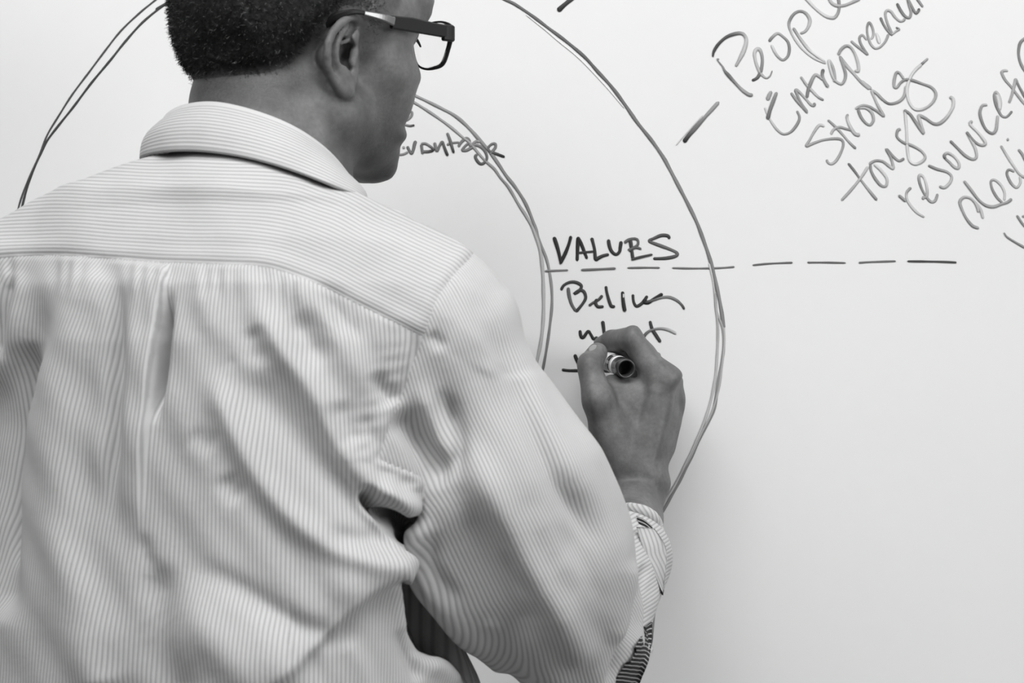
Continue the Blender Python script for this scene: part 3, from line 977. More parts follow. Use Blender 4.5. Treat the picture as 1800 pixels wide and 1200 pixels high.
def build_body():
    global HEAD_WARP
    parts = []
    parts.append(sparse_net(body_top, (-.34, -.46, 1.40), (-.0, -.14, 1.78), 0.0016))
    parts.append(sparse_net(hand_only, (.0, -.34, 1.14), (.19, .010, 1.43), 0.0012))
    parts.append(sparse_net(body_core, (-.58, -.52, .84), (.16, -.0, 1.52), 0.0040))
    V, Q, ST, n = [], [], [], 0
    for i, (v, q) in enumerate(parts):
        v = smooth_mesh(v, q, 2, .5)
        st = np.zeros(len(v))
        if i == 0:
            q_ = (v - HO) @ HM
            hm = hair_mask(q_)
            st = sstep(-.034, .0, hm) * sstep(-.02, -.05, q_[:, 1]) * .75  # skin colour darker on the nape, below the hairline
            ear_ = sstep(.074, .080, np.abs(q_[:, 0]))
            st = np.maximum(st, sstep(-.004, -.040, q_[:, 2]) * sstep(-.025, .020, q_[:, 1]) * .55 * (1 - ear_))  # skin colour darker over the lower jaw
            st = np.maximum(st, sstep(-.008, .0, hm) * .5 * (1 - ear_))
            hv = v[v[:, 2] > 1.49]
            w1 = make_warp(edge_pairs(hv, FACE_EDGE, True) + edge_pairs(hv, NAPE_EDGE, False) + HEAD_PINS, 30, .15)
            w2 = make_warp(edge_pairs(w1(hv), FACE_EDGE, True, 2.0), 8, .02)
            HEAD_WARP = lambda V_, mask=None: w2(w1(V_, mask), mask)
            v = HEAD_WARP(v, sstep(1.49, 1.53, v[:, 2]))
        elif i == 1:
            v = make_warp(edge_pairs(v[(v[:, 1] > -.2)], HAND_EDGE, True, 2.0) + HAND_PINS, 17, .08)(v)
        V.append(v - POFF); Q.append(q + n); ST.append(st); n += len(v)
    return np_mesh('body', np.concatenate(V), np.concatenate(Q), True, {'skin_dark': np.concatenate(ST)})


body = link('body', build_body(), M_SKIN, person)


# ------------------------------------------------------------------ the shirt
TC = np.array([-.2065, -.365])                       # torso axis (x, y)
TYAW = math.radians(25)
TR = np.array([math.cos(TYAW), -math.sin(TYAW)])     # torso's right
TB = np.array([-math.sin(TYAW), -math.cos(TYAW)])    # torso's back


def rowz(py):
    return CZ + (600 - py) * 0.4125e-3


TROWS = [  # photo row, axis shift px, half width, half depth
    (360, 20, .105, .075), (420, 8, .150, .100), (500, 0, .176, .122), (600, 0, .186, .132), (750, 0, .190, .137),
    (900, -8, .194, .138), (1100, -34, .192, .140), (1300, -42, .192, .140), (1700, -22, .196, .138)]
TZ = np.array([rowz(r[0]) for r in TROWS])[::-1]
TDX = np.array([r[1] * 0.4125e-3 for r in TROWS])[::-1]
TA = np.array([r[2] for r in TROWS])[::-1]
TBD = np.array([r[3] for r in TROWS])[::-1]

GIRDLE_R = [W(430, 400, -.385), W(640, 474, -.415), W(775, 530, -.43)]
GIRDLE_L = [W(430, 400, -.385), W(232, 425, -.370), W(60, 492, -.335), W(-50, 560, -.31)]
SLV = [W(795, 600, -.435), W(885, 850, -.435), W(945, 980, -.42), W(1005, 1115, -.38), W(1030, 1215, -.345)]
SLV_R = [.057, .0705, .071, .061, .055]
FORE = [W(1045, 1175, -.33), W(1098, 985, -.225)]
FORE_R = [.052, .041]


def torso_sdf(P):
    z = P[:, 2]
    dx = np.interp(z, TZ, TDX); a = np.interp(z, TZ, TA); b = np.interp(z, TZ, TBD)
    x, y = P[:, 0] - TC[0] - dx, P[:, 1] - TC[1]
    u = np.abs(x * TR[0] + y * TR[1]) / a
    v = np.abs(x * TB[0] + y * TB[1]) / b
    k = (u ** 2.35 + v ** 2.35) ** (1 / 2.35)
    d = (k - 1) * np.minimum(a, b)
    d = np.maximum(d, (z - rowz(368)))
    d = np.maximum(d, rowz(1640) - z)
    g = smin(chain(P, GIRDLE_R, [.062, .051, .046], .02), chain(P, GIRDLE_L, [.062, .060, .060, .058], .02), .02)
    return smin(d, g, .05)


def sleeve_sdf(P):
    d = rc(P, W(832, 548, -.43), SLV[0], .038, SLV_R[0])
    d = smin(d, chain(P, SLV, SLV_R, .02), .03)
    d = smin(d, rc(P, FORE[0], FORE[1], *FORE_R), .025)
    return d


def sleeve_left_sdf(P):
    return chain(P, [SHO_L, ELB_L, WRI_L + (ELB_L - WRI_L) * .15], [.060, .052, .040], .02)


HOOK = [(668, 899), (702, 917), (722, 942), (726, 972)]
FLANK = [(722, 984), (690, 1016), (701, 1060), (712, 1108), (734, 1144), (786, 1162), (842, 1204), (960, 1210), (960, 984)]


def unwarp(pts):
    dx, dy = SHIRT_WARP.disp(np.array([p[0] for p in pts], float), np.array([p[1] for p in pts], float)).T
    return [(p[0] - a, p[1] - b) for p, a, b in zip(pts, dx, dy)]


def shirt_sdf(P):
    t = torso_sdf(P)
    # under the arm the back panel stands off: behind it the flank lies deeper
    qx, qy = to_px(P)
    lo_ = (qx > 640) & (qy > 940)
    if lo_.any():
        g_ = -poly_sd(qx[lo_], qy[lo_], FLANK) * .0004
        t = np.array(t)
        t[lo_] = smax(t[lo_], -np.maximum(g_, P[lo_, 1] + .400), .006)
    py = 600 - (P[:, 2] - CZ) / 0.4125e-3
    k = np.interp(py, [560, 700, 860], [.035, .020, .003]).astype(np.float32)
    d = smin(t, sleeve_sdf(P), k)
    d = smin(d, sleeve_left_sdf(P), .02)
    # the armpit hollow and the deep gap between side and sleeve
    h = chain(P, [W(x, y, d_) for (x, y), d_ in zip(HOOK, (-.53, -.505, -.465, -.44))], [.004, .0075, .011, .012])
    d = smax(d, -h, .006)
    return d


YOKE = [(-200, 470), (-60, 462), (0, 452), (100, 449), (200, 455), (295, 461), (400, 464), (480, 471), (560, 500), (640, 540), (745, 592), (860, 656)]
ARMHOLE = [(850, 400), (832, 446), (800, 480), (770, 522), (745, 590), (725, 640), (705, 700), (686, 745), (668, 800), (652, 840)]

# folds sculpted into the cloth: kind, polyline in photo pixels, width px, height mm (+ out, - in)
#   'g' rounded fold   's' step: raised on the left of travel, sharp edge
T_FOLDS = [
    # box pleat
    ('s', [(297, 458), (290, 500), (281, 560), (273, 620), (268, 680), (262, 740), (255, 800), (250, 880), (247, 960)], (3, 70), 7.5, (.05, .35)),
    ('g', [(297, 500), (291, 560), (284, 620), (278, 680), (271, 750)], 6.5, -20.0, (.35, .35)),
    ('g', [(215, 470), (211, 540), (206, 640), (202, 760), (198, 860), (196, 930)], 11, -11.0, (.3, .3)),
    ('g', [(240, 470), (236, 600), (228, 760), (222, 900)], 16, 3.0, (.1, .4)),
    # left of the pleat
    ('g', [(165, 455), (135, 540), (108, 620), (95, 740), (102, 900), (130, 1060), (190, 1230)], 30, 8.0, (.1, .05)),
    ('g', [(100, 500), (70, 590), (38, 670), (12, 770), (4, 900), (0, 1100)], 18, -12.0, (.25, .1)),
    ('g', [(180, 560), (158, 680), (150, 800), (165, 960)], 18, -2.5, (.3, .3)),
    ('g', [(30, 470), (20, 560), (-10, 700)], 16, 4.0, (.2, .3)),
    ('g', [(290, 980), (275, 1040), (290, 1120), (322, 1230)], 22, -6.0, (.25, .1)),
    ('g', [(250, 930), (256, 970), (268, 1010)], 9, -2.0, (.4, .4)),
    # long diagonal ridges right of the pleat
    ('g', [(425, 515), (455, 556), (490, 610), (535, 670), (572, 735), (602, 800), (640, 845), (690, 880), (738, 905)], 17, 7.5, (.2, .08)),
    ('g', [(380, 640), (392, 700), (416, 765), (458, 845), (518, 915), (596, 966), (660, 985), (722, 987)], 17, 7.0, (.15, .04)),
    ('g', [(410, 640), (450, 680), (500, 740), (550, 810), (600, 870), (650, 915), (700, 940)], 24, -8.0, (.2, .1)),
    ('g', [(440, 570), (450, 600), (462, 650)], 14, -4.0, (.3, .4)),
    ('g', [(500, 480), (545, 530), (590, 590), (632, 660), (655, 720)], 20, 4.5, (.2, .3)),
    ('g', [(520, 545), (548, 600), (575, 650)], 18, -5.0, (.3, .4)),
    ('g', [(560, 510), (600, 560), (640, 610)], 10, -3.0, (.3, .4)),
    ('g', [(590, 700), (600, 740), (628, 790)], 16, -5.0, (.3, .3)),
    ('g', [(655, 650), (668, 672), (686, 698), (694, 712)], 10, -8.0, (.4, .2)),
    ('g', [(640, 720), (652, 760), (668, 790)], 9, -2.5, (.4, .3)),
    ('g', [(330, 620), (340, 760), (356, 860), (400, 960)], 30, 3.0, (.3, .3)),
    ('g', [(330, 760), (350, 770), (385, 790)], 14, -2.5, (.3, .3)), ('g', [(390, 830), (408, 860), (430, 880)], 14, -3.5, (.4, .3)),
    ('g', [(350, 500), (365, 560), (385, 610)], 14, 2.0, (.3, .4)),
    ('g', [(395, 632), (405, 636), (420, 634)], 7, -0.8, (.3, .4)),
    # low billow and what hangs under it
    ('g', [(285, 1000), (325, 1075), (410, 1145), (500, 1180), (560, 1165)], 48, 13.0, (.45, .2)),
    ('g', [(560, 1040), (630, 1025), (705, 1000)], 26, 6.0, (.4, .12)),
    ('g', [(330, 985), (400, 1020), (455, 1058), (515, 1094), (565, 1112), (592, 1116)], 16, -6.0, (.4, .1)),
    ('g', [(50, 590), (42, 650), (30, 715), (15, 800), (7, 900), (2, 1010)], 8, -12.0, (.3, .2)),
    ('g', [(18, 480), (8, 540), (-8, 640)], 9, -7.0, (.2, .2)),
    ('s', [(722, 990), (680, 1020), (625, 1068), (565, 1130), (505, 1190), (430, 1250), (300, 1320)], (7, 95), 9.0, (.02, .15)),
    ('g', [(560, 930), (620, 950), (690, 955)], 13, -5.0, (.4, .2)),
    ('g', [(600, 1120), (640, 1180), (660, 1240)], 14, 3.0, (.2, .2)),
    ('g', [(690, 1010), (702, 1060), (716, 1110), (722, 1150)], 7, 4.0, (.3, .3)),
    ('g', [(700, 1100), (722, 1160), (740, 1200)], 8, -5.0, (.3, .2)),
    ('g', [(740, 1160), (780, 1180), (815, 1210)], 12, 5.0, (.3, .3)),
    # hook at the armpit
    ('g', [(637, 852), (650, 880), (676, 902), (704, 914), (735, 922)], 8.5, -20.0, (.22, .1)),
    ('g', [(628, 850), (640, 888), (668, 918), (700, 936)], 8, 4.0, (.3, .3)),
    ('g', [(655, 848), (690, 874), (728, 892), (748, 904)], 12, 6.0, (.3, .2)),
]
S_FOLDS = [
    ('g', [(752, 585), (768, 600), (780, 618)], 9, -3.0, (.3, .4)),
    ('g', [(690, 722), (722, 755), (752, 800), (782, 862)], 15, -11.0, (.2, .3)),
    ('g', [(768, 680), (790, 725), (802, 780), (800, 850)], 12, -8.5, (.35, .3)),
    ('g', [(725, 670), (750, 710), (772, 770), (786, 820)], 12, 4.0, (.3, .3)),
    ('g', [(815, 495), (836, 522), (876, 606), (902, 666), (930, 740), (978, 844), (1020, 912), (1062, 975)], 13, -5.5, (.4, .2)),
    ('g', [(850, 520), (900, 610), (952, 720), (1010, 830), (1075, 930)], 20, 3.0, (.2, .2)),
    ('g', [(815, 750), (846, 823), (900, 935), (938, 1010), (1000, 1112), (1040, 1180)], 24, 8.0, (.25, .1)),
    ('g', [(790, 860), (840, 950), (880, 1040), (940, 1150)], 36, -6.5, (.3, .2)),
    ('g', [(738, 905), (730, 950), (730, 990), (742, 1022), (772, 1064), (808, 1108), (845, 1142), (900, 1190)], 13, 7.5, (.1, .1)),
    ('g', [(762, 930), (760, 1000), (810, 1070)], 10, -4.0, (.3, .3)),
    ('g', [(985, 905), (1010, 960), (1045, 1030), (1070, 1090)], 16, -3.5, (.3, .3)),
    ('g', [(930, 880), (965, 950), (1010, 1040)], 18, 3.0, (.3, .3)),
    ('g', [(845, 1100), (862, 1108), (880, 1122)], 8, 1.6, (.3, .3)),
    ('g', [(880, 960), (900, 1010), (930, 1060)], 8, -2.5, (.4, .4)),
    ('g', [(1134, 985), (1128, 1040), (1116, 1100), (1085, 1175), (1060, 1215)], 7, -8.0, (.1, .2)),
    ('g', [(1150, 1000), (1140, 1070), (1120, 1130)], 7, -3.0, (.3, .3)),
    ('g', [(1118, 980), (1106, 1060), (1075, 1140)], 14, 4.0, (.2, .2)),
    ('g', [(780, 480), (800, 520), (812, 560)], 7, -1.5, (.1, .5)),
]


def fold_field(px, py, folds):
    D = np.zeros(len(px))
    for kind, pts, w, amp, tp in folds:
        p = catmull(pts, 5)[:, :2]
        W0 = w if np.isscalar(w) else max(w)
        m = (px > p[:, 0].min() - 3.2 * W0) & (px < p[:, 0].max() + 3.2 * W0) & (py > p[:, 1].min() - 3.2 * W0) & (py < p[:, 1].max() + 3.2 * W0)
        i = np.nonzero(m)[0]
        if not len(i):
            continue
        d, side, t = poly_dist(px[i], py[i], p)
        env = sstep(-0.001, tp[0] + 1e-6, t) * sstep(-0.001, tp[1] + 1e-6, 1 - t)
        if kind == 'g':
            # ends: fade along the line as well
            D[i] += amp * env * np.exp(-0.5 * (d / w) ** 2)
        else:
            sd = d * side                      # + on the right of travel
            D[i] += amp * env / (1 + np.exp(np.clip(sd / w[0] * 2.0, -40, 40))) * np.exp(-np.maximum(-sd, 0) / w[1])
    return D * 0.001


def stripe_su(P, px, py, D):
    x, y = P[:, 0] - TC[0], P[:, 1] - TC[1]
    lx, lb = x * TR[0] + y * TR[1], x * TB[0] + y * TB[1]
    th = np.linspace(-math.pi, math.pi, 721)
    ex, eb = .19 * np.sin(th), .137 * np.cos(th)
    arc = np.r_[0, np.cumsum(np.hypot(np.diff(ex), np.diff(eb)))]
    ang = np.arctan2(lx / .19, lb / .137)
    u = np.interp(ang, th, arc)
    tilt = np.interp(px, [-50, 110, 340, 450, 620, 750], [.22, .21, .05, .04, -.03, -.02])
    dy = 340 * (1 - np.exp(-(np.clip(py, 440, 1300) - 440) / 340))
    return u + tilt * dy * 0.0004 + 0.10 * D


SHIRT_WARP = make_warp([
    (0, 350, 0, 386), (40, 339, 38, 361), (80, 326, 82, 341), (120, 302, 120, 322), (160, 284, 160, 309), (200, 272, 200, 294), (240, 269, 244, 279),
    (640, 316, 640, 344), (680, 323, 679, 362), (720, 342, 717, 380), (760, 376, 758, 398), (800, 396, 800, 421), (840, 409, 829, 440), (880, 433, 862, 474), (920, 472, 888, 503), (948, 540, 909, 541),
    (952, 580, 920, 580), (960, 610, 924, 608), (968, 635, 943, 633), (980, 658, 958, 657), (996, 684, 979, 682), (1011, 708, 996, 707), (1036, 740, 1024, 742), (1057, 780, 1054, 780), (1073, 820), (1093, 860), (1112, 885, 1108, 888),
    (1134, 900, 1128, 902), (1179, 940, 1161, 938), (1190, 980, 1169, 975), (1186, 1020, 1163, 1022), (1180, 1060, 1158, 1060), (1177, 1100, 1146, 1100), (1170, 1140, 1140, 1140), (1173, 1180, 1130, 1180), (1173, 1220, 1120, 1220),
    (757, 915, 733, 915), (768, 950, 722, 950), (772, 985, 725, 985), (793, 1020, 735, 1020), (803, 1057, 760, 1057), (820, 1110, 800, 1110), (836, 1143, 836, 1143), (856, 1185, 888, 1186), (866, 1215, 918, 1215),
    (400, 560), (250, 800), (600, 700), (500, 1000), (100, 800), (880, 800), (960, 980), (700, 800), (620, 1100), (780, 600), (450, 350), (1040, 1080), (740, 480, 742, 484), (150, 420)], 48, .05)


def build_shirt():
    global FLANK, HOOK
    FLANK, HOOK = unwarp(FLANK), unwarp(HOOK)
    V, Q = sparse_net(shirt_sdf, (-.60, -.60, .93), (.20, -.08, 1.57), 0.0019, slack=.012)
    V = smooth_mesh(V, Q, 3, .5)
    P32 = V.astype(np.float32)
    V = SHIRT_WARP(V, sstep(-.20, -.26, V[:, 1]))
    N = normals(V, Q)
    px, py = to_px(V)
    # seam fields
    ya = catmull(YOKE, 6)
    ya = ya[np.argsort(ya[:, 0])]
    yl = np.interp(px, ya[:, 0], ya[:, 1])
    slope = np.interp(px, ya[:, 0], np.gradient(ya[:, 1], ya[:, 0]))
    cosn = 1 / np.sqrt(1 + slope ** 2)
    s = (CAMD + V[:, 1]) / F
    seam_y = (yl - py) * cosn * s
    front = V[:, 1] > TC[1] + .02
    seam_y = np.where(front, -.05, seam_y)
    da, side, _ = poly_dist(px, py, catmull(ARMHOLE, 6))
    dT, dS = torso_sdf(P32), sleeve_sdf(P32)
    w = sstep(800, 850, py)
    seam_s = np.where(py < 395, -da * s, (1 - w) * (side * da * s) + w * (dT - dS))
    seam_s = np.where((px < 600), -.05, seam_s)
    seam_s = np.where(front & (dT - dS > 0), np.maximum(seam_s, .002), seam_s)
    # cloth relief
    face = sstep(-.15, .25, -N[:, 1])
    mt, ms = sstep(.003, -.003, seam_s), sstep(-.003, .003, seam_s)
    below = sstep(.002, -.004, seam_y)
    D = fold_field(px, py, T_FOLDS) * mt * below + fold_field(px, py, S_FOLDS) * ms
    # slack waves everywhere
    D += (0.0011 * np.sin(px * .031 + 1.7 * np.sin(py * .011)) * np.sin(py * .013 + px * .008 + 1) + 0.0006 * np.sin(px * .07 - py * .045)) * below
    D += 0.0006 * np.sin(px * .045 + py * .02) * np.sin(py * .05) * (1 - below)
    # seams: stitched groove with a rolled edge, small puckers along the armhole
    ey = np.abs(seam_y); es = np.abs(seam_s)
    vis = (py < 860)
    D += np.where(front, 0, -0.0010 * np.exp(-(ey / .0016) ** 2) * mt + 0.0014 * np.exp(-((seam_y - .006) / .005) ** 2) * mt)
    D += np.where(vis, -0.0012 * np.exp(-(es / .0018) ** 2) + 0.0012 * np.exp(-((seam_s + .007) / .005) ** 2), 0)
    D += np.where(vis & (seam_s < 0), 0.00035 * np.exp(-((seam_s + .014) / .010) ** 2) * np.sin(py * .26 + px * .05) * sstep(560, 650, py), 0)
    # gathers under the yoke
    D += np.where(front, 0, 0.0007 * np.exp(-((seam_y + .012) / .012) ** 2) * np.sin(px * .19 + np.sin(px * .05) * 2) * mt * below)
    V2 = V + N * (D * face)[:, None]
    V2 = smooth_mesh(V2, Q, 1, .4)
    px2, py2 = to_px(V)
    su = stripe_su(V, px2, py2, D)
    sv = seam_y + 0.15 * D
    ax = SLV[3] - SLV[0]; ax = ax / np.linalg.norm(ax)
    e1 = np.cross(ax, (0, 1, 0)); e1 /= np.linalg.norm(e1)
    e2 = np.cross(ax, e1)
    r = V - SLV[0]
    # follow the bend of the sleeve
    tpos = r @ ax
    S_ = [SLV[0] - (SLV[1] - SLV[0])] + list(SLV)
    bend = np.stack([np.interp(tpos, [(p - SLV[0]) @ ax for p in S_], [(p - SLV[0])[k] for p in S_]) for k in range(3)], 1)
    rr = r - bend
    e2 = e2 * (-1 if e2[1] > 0 else 1)
    sw = -(rr @ e1) + .40 * (rr @ e2) + 0.10 * D
    # past the elbow the stripes run round the forearm cloth
    fa = (FORE[1] - FORE[0]) / np.linalg.norm(FORE[1] - FORE[0])
    dF, dU = rc(P32, FORE[0], FORE[1], *FORE_R), chain(P32, SLV, SLV_R)
    sf = V[:, 2] * .9 - V[:, 0] * .35
    sw = np.where((dF < dU - .004) & (seam_s > 0) & (px > 1020), sf, sw)
    left = (px < 60) & (sleeve_left_sdf(P32) < dT) & (py > 330)
    axl = (ELB_L - SHO_L) / np.linalg.norm(ELB_L - SHO_L)
    el_ = np.cross(axl, (0, 1, 0)); el_ /= np.linalg.norm(el_)
    su = np.where(left, (V - SHO_L) @ el_ - .40 * (V[:, 1] - SHO_L[1]), su)
    # split the faces into sewn pieces
    fy, fs, fl = seam_y[Q].mean(1), seam_s[Q].mean(1), left[Q].mean(1) > .5
    kind = np.where(fl, 3, np.where(fs > 0, 2, np.where(fy > 0, 1, 0)))
    out = []
    for k in range(4):
        q = Q[kind == k]
        used = np.unique(q)
        mp = np.full(len(V2), -1); mp[used] = np.arange(len(used))
        out.append((V2[used] - POFF, mp[q], {'su': su[used], 'sv': sv[used], 'sw': sw[used], 'seam_y': seam_y[used], 'seam_s': seam_s[used]}))
    return out


pieces = build_shirt()
shirt = link('shirt', np_mesh('shirt', *pieces[0][:2], True, pieces[0][2]), M_SHIRT, person)
shirt['label'] = 'pale shirt body with fine vertical cord stripes and a box pleat'
for nm, k, lb in (('yoke', 1, 'shoulder yoke with horizontal stripes'), ('sleeve', 2, 'right sleeve rolled up at the elbow'), ('sleeve', 3, None)):
    o = link(nm, np_mesh(nm, *pieces[k][:2], True, pieces[k][2]), M_SHIRT, shirt)
    if lb:
        o['label'] = lb


def strip_mesh(name, loops, closed=True, su=None):
    """Loft through loops (each an (n,3) array); su per loop gives the stripe coordinate."""
    V = np.concatenate(loops)
    nc = len(loops[0])
    return np_mesh(name, V - POFF, grid_quads(len(loops), nc, closed), True, {'su': np.repeat(su, nc) if np.ndim(su) == 1 else np.concatenate(su)})


# collar: a turned-down band, stand inside and fall outside
TOP = [W(283, 206, -.345), W(315, 184, -.378), W(372, 177, -.402), W(440, 190, -.413), (W(510, 216, -.410)), W(565, 250, -.398), W(604, 288, -.375), W(625, 325, -.342),
       W(600, 352, -.285), W(540, 352, -.252), W(440, 322, -.248), W(350, 262, -.268), W(298, 222, -.308)]
BOT = [W(246, 275, -.338), W(282, 265, -.400), W(338, 263, -.436), W(400, 269, -.452), W(460, 281, -.459), W(520, 299, -.457), W(585, 324, -.444), W(640, 352, -.405),
       W(640, 392, -.315), W(550, 395, -.240), W(440, 355, -.228), W(338, 312, -.248), W(262, 288, -.292)]


def build_collar():
    yv = pieces[1][0] + POFF
    yx, yy = to_px(yv)
    B2 = [np.array(b) for b in BOT]
    for k in range(8):
        bx, by = [float(v[0]) for v in to_px(B2[k][None])]
        near = (np.abs(yx - bx) < 20) & (yy > by - 26) & (yy < by + 8)
        y0 = float(yv[near, 1].min()) - .0045 if near.any() else B2[k][1]
        B2[k] = W(bx, by, min(max(y0, B2[k][1] - .004), B2[k][1] + .022))
    T, Bm = catmull(TOP, 12, True), catmull(B2, 12, True)
    c = T.mean(0)
    inn = c - T
    inn[:, 2] = 0
    inn /= np.linalg.norm(inn, axis=1)[:, None]
    up = np.array([0, 0, 1.0])
    loops, su = [], []
    for k in range(5):                                  # inner stand, going up
        f = k / 4
        loops.append(T + inn * .0060 - up * (.040 * (1 - f) + .003)); su.append(f * .037)
    for a in (60, 120):
        r = math.radians(a)
        loops.append(T + inn * (.003 + .003 * math.cos(r)) + up * (.003 * math.sin(r) - .003)); su.append(.037 + a / 60 * .003)
    n0 = .044
    for k in range(17):                                 # fall, going down
        f = k / 16
        bul = math.sin(f * math.pi) * .0045
        loops.append(T * (1 - f) + Bm * f - inn * bul + up * (-.003 * (1 - f) + .002 * bul / .0045)); su.append(n0 + f * .036)
    loops.append(Bm + inn * .0022 - up * .0012); su.append(.082)
    for k in range(6):                                  # back of the fall
        f = 1 - k / 5 * .8
        loops.append(T * (1 - f) + Bm * f + inn * (.0026 - math.sin(f * math.pi) * .0045)); su.append(.084 + k * .006)
    return strip_mesh('collar', loops, True, np.array(su))


o = link('collar', build_collar(), M_CLOTH, shirt)


# sleeve end: rolled edge, folded flap and the darker turned-in lining, plus dark patches painted as gap shade, laid on the sleeve surface
_SV = pieces[2][0] + POFF
_spx, _spy = to_px(_SV)
_fr = np.nonzero((_spx > 1000) & (_spy > 840))[0]


def snap(px, py, off):
    """Point over the sleeve: near surface at this place, moved out by off metres."""
    d2 = (_spx[_fr] - px) ** 2 + (_spy[_fr] - py) ** 2
    k = _fr[np.argsort(d2)[:24]]
    return W(px, py, float(np.percentile(_SV[k, 1], 30)) - off)


def patch(name, left, right, off, thick, mat, nu=10, sdir='v', parent=None, scale=1.0, bulge=.002, reach=.014, iters=6):
    """Cloth panel between two polylines in photo pixels, with real thickness; stripes along v or u."""
    L, Rr = catmull(left, 6), catmull(right, 6)
    n = min(len(L), len(Rr))
    L = L[np.linspace(0, len(L) - 1, n).astype(int)]; Rr = Rr[np.linspace(0, len(Rr) - 1, n).astype(int)]
    top, su = [], []
    for i in range(n):
        for j in range(nu + 1):
            f = j / nu
            p = L[i] * (1 - f) + Rr[i] * f
            top.append(snap(p[0], p[1], off + bulge * math.sin(math.pi * f)))
            a = np.linalg.norm(Rr[i] - L[i]) * .00047 * f
            b = np.linalg.norm(L[i] - L[0]) * .00047
            su.append((a if sdir == 'u' else b) * scale)
    top = np.array(top)
    ref = np.median(top.reshape(n, nu + 1, 3)[:, nu // 2:, 1]) - reach
    top = np.array([W(*[float(v[0]) for v in to_px(t[None])], max(t[1], ref)) for t in top])
    top = top.reshape(n, nu + 1, 3)
    for _ in range(iters):
        t = top.copy()
        t[1:-1, 1:-1, 1] = .25 * (top[:-2, 1:-1, 1] + top[2:, 1:-1, 1] + top[1:-1, :-2, 1] + top[1:-1, 2:, 1])
        t[0, :, 1] = t[1, :, 1]; t[-1, :, 1] = t[-2, :, 1]; t[:, 0, 1] = t[:, 1, 1]; t[:, -1, 1] = t[:, -2, 1]
        top = t
    top = top.reshape(-1, 3)
    bot = top + np.array([0, thick, 0])
    m = len(top)
    q = grid_quads(n, nu + 1, False)
    Q = [q, q[:, ::-1] + m]
    for ring in (np.arange(nu + 1), np.arange((n - 1) * (nu + 1), m), np.arange(0, m, nu + 1), np.arange(nu, m, nu + 1)):
        Q.append(np.stack([ring[:-1], ring[1:], ring[1:] + m, ring[:-1] + m], 1))
    su = np.array(su)
    me = np_mesh(name, np.concatenate([top, bot]) - POFF, np.concatenate(Q), True, {'su': np.r_[su, su]})
    return link(name, me, mat, parent)


def lining_and_shade_material():  # dark striped lining; also serves as painted shade in two cuff gaps
    m, nt, b = new_mat('dark_lining_and_shade')
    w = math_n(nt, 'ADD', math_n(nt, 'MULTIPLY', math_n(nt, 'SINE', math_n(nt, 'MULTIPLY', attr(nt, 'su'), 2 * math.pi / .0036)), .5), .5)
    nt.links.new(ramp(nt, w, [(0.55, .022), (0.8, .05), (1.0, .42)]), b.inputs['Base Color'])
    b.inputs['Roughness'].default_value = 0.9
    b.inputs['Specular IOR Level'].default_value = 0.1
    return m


M_LINING_AND_SHADE = lining_and_shade_material()
roll = [snap(1098, 889, -.006), snap(1110, 893, .004), snap(1130, 898, .004), snap(1146, 908, .002), snap(1155, 922, -.006), snap(1158, 940, -.016), snap(1158, 962, -.020)]
_yr = roll[3][1]
roll = [W(px_, py_, max(p_[1], _yr - o_)) for (px_, py_), p_, o_ in zip([(1098, 889), (1110, 893), (1130, 898), (1146, 908), (1155, 922), (1158, 940), (1158, 962)], roll, (-.012, -.002, .002, 0, 0, 0, 0))]
roll = catmull(roll, 6)
tm = tube_mesh('cuff', roll - POFF, np.interp(np.linspace(0, 1, len(roll)), [0, .15, .5, .85, 1], [.0022, .0046, .0052, .0046, .0025]), 16)
at = tm.attributes.new('su', 'FLOAT', 'POINT')
_su = np.zeros(len(tm.vertices), np.float32)
_d = np.r_[0, np.cumsum(np.linalg.norm(np.diff(roll, axis=0), axis=1))]
for i in range(len(roll)):
    for k in range(16):
        _su[i * 16 + k] = _d[i] * .75 + .0036 * math.sin(2 * math.pi * k / 16)
at.data.foreach_set('value', _su)
o = link('cuff', tm, M_CLOTH, shirt)
o['label'] = 'rolled sleeve edge at the wrist'
patch('cuff_flap', [(1118, 925), (1130, 962), (1134, 980), (1147, 1002), (1163, 1038)], [(1150, 928), (1166, 952), (1171, 972), (1169, 1005), (1165, 1042)], .006, .0016, M_CLOTH, 10, 'u', shirt, .8, .003)
patch('cuff_lining_and_shade', [(1136, 1100), (1122, 1128), (1100, 1165), (1070, 1210)], [(1146, 1092), (1144, 1128), (1134, 1168), (1116, 1215)], .009, .0014, M_LINING_AND_SHADE, 8, 'v', shirt, 1.0, .003, .06, 1)
patch('cuff_lining_and_shade', [(1118, 906), (1132, 912), (1146, 924)], [(1124, 922), (1138, 930), (1152, 940)], .0022, .0012, M_LINING_AND_SHADE, 6, 'u', shirt, 1.0, .0)  # no lining here: dark patch painting the shade under the roll
patch('cuff_lining_and_shade', [(1150, 1000), (1156, 1020), (1160, 1040)], [(1164, 1000), (1166, 1022), (1165, 1046)], .0008, .0012, M_LINING_AND_SHADE, 6, 'u', shirt, 1.0, .0)  # dark patch in place of the shade behind the flap tip
patch('cuff_edge', [(1124, 1124), (1121, 1128), (1119, 1133)], [(1146, 1132), (1146, 1138), (1144, 1144)], .0045, .0016, M_CLOTH, 8, 'u', shirt, .8, .001, .05)


# ------------------------------------------------------------------ hair
def hair_sdf(P):
    d, q = head_sdf(P)
    d = smin(d, neck_sdf(P), .016)
    m = hair_mask(q)
    thin = sstep(.010, -.035, q[:, 1]) * .82 + .18                 # shorter at temples and sideburns
    t = -.0022 + (.0090 * thin + .0014) * sstep(-.002, .024, m)
    nz = .0009 * np.sin(P[:, 0] * 620 + 2 * np.sin(P[:, 2] * 410)) * np.sin(P[:, 2] * 560 + 2 * np.sin(P[:, 1] * 380)) * np.sin(P[:, 1] * 610 + 1.3)
    return d - t - nz * sstep(.0, .015, m)


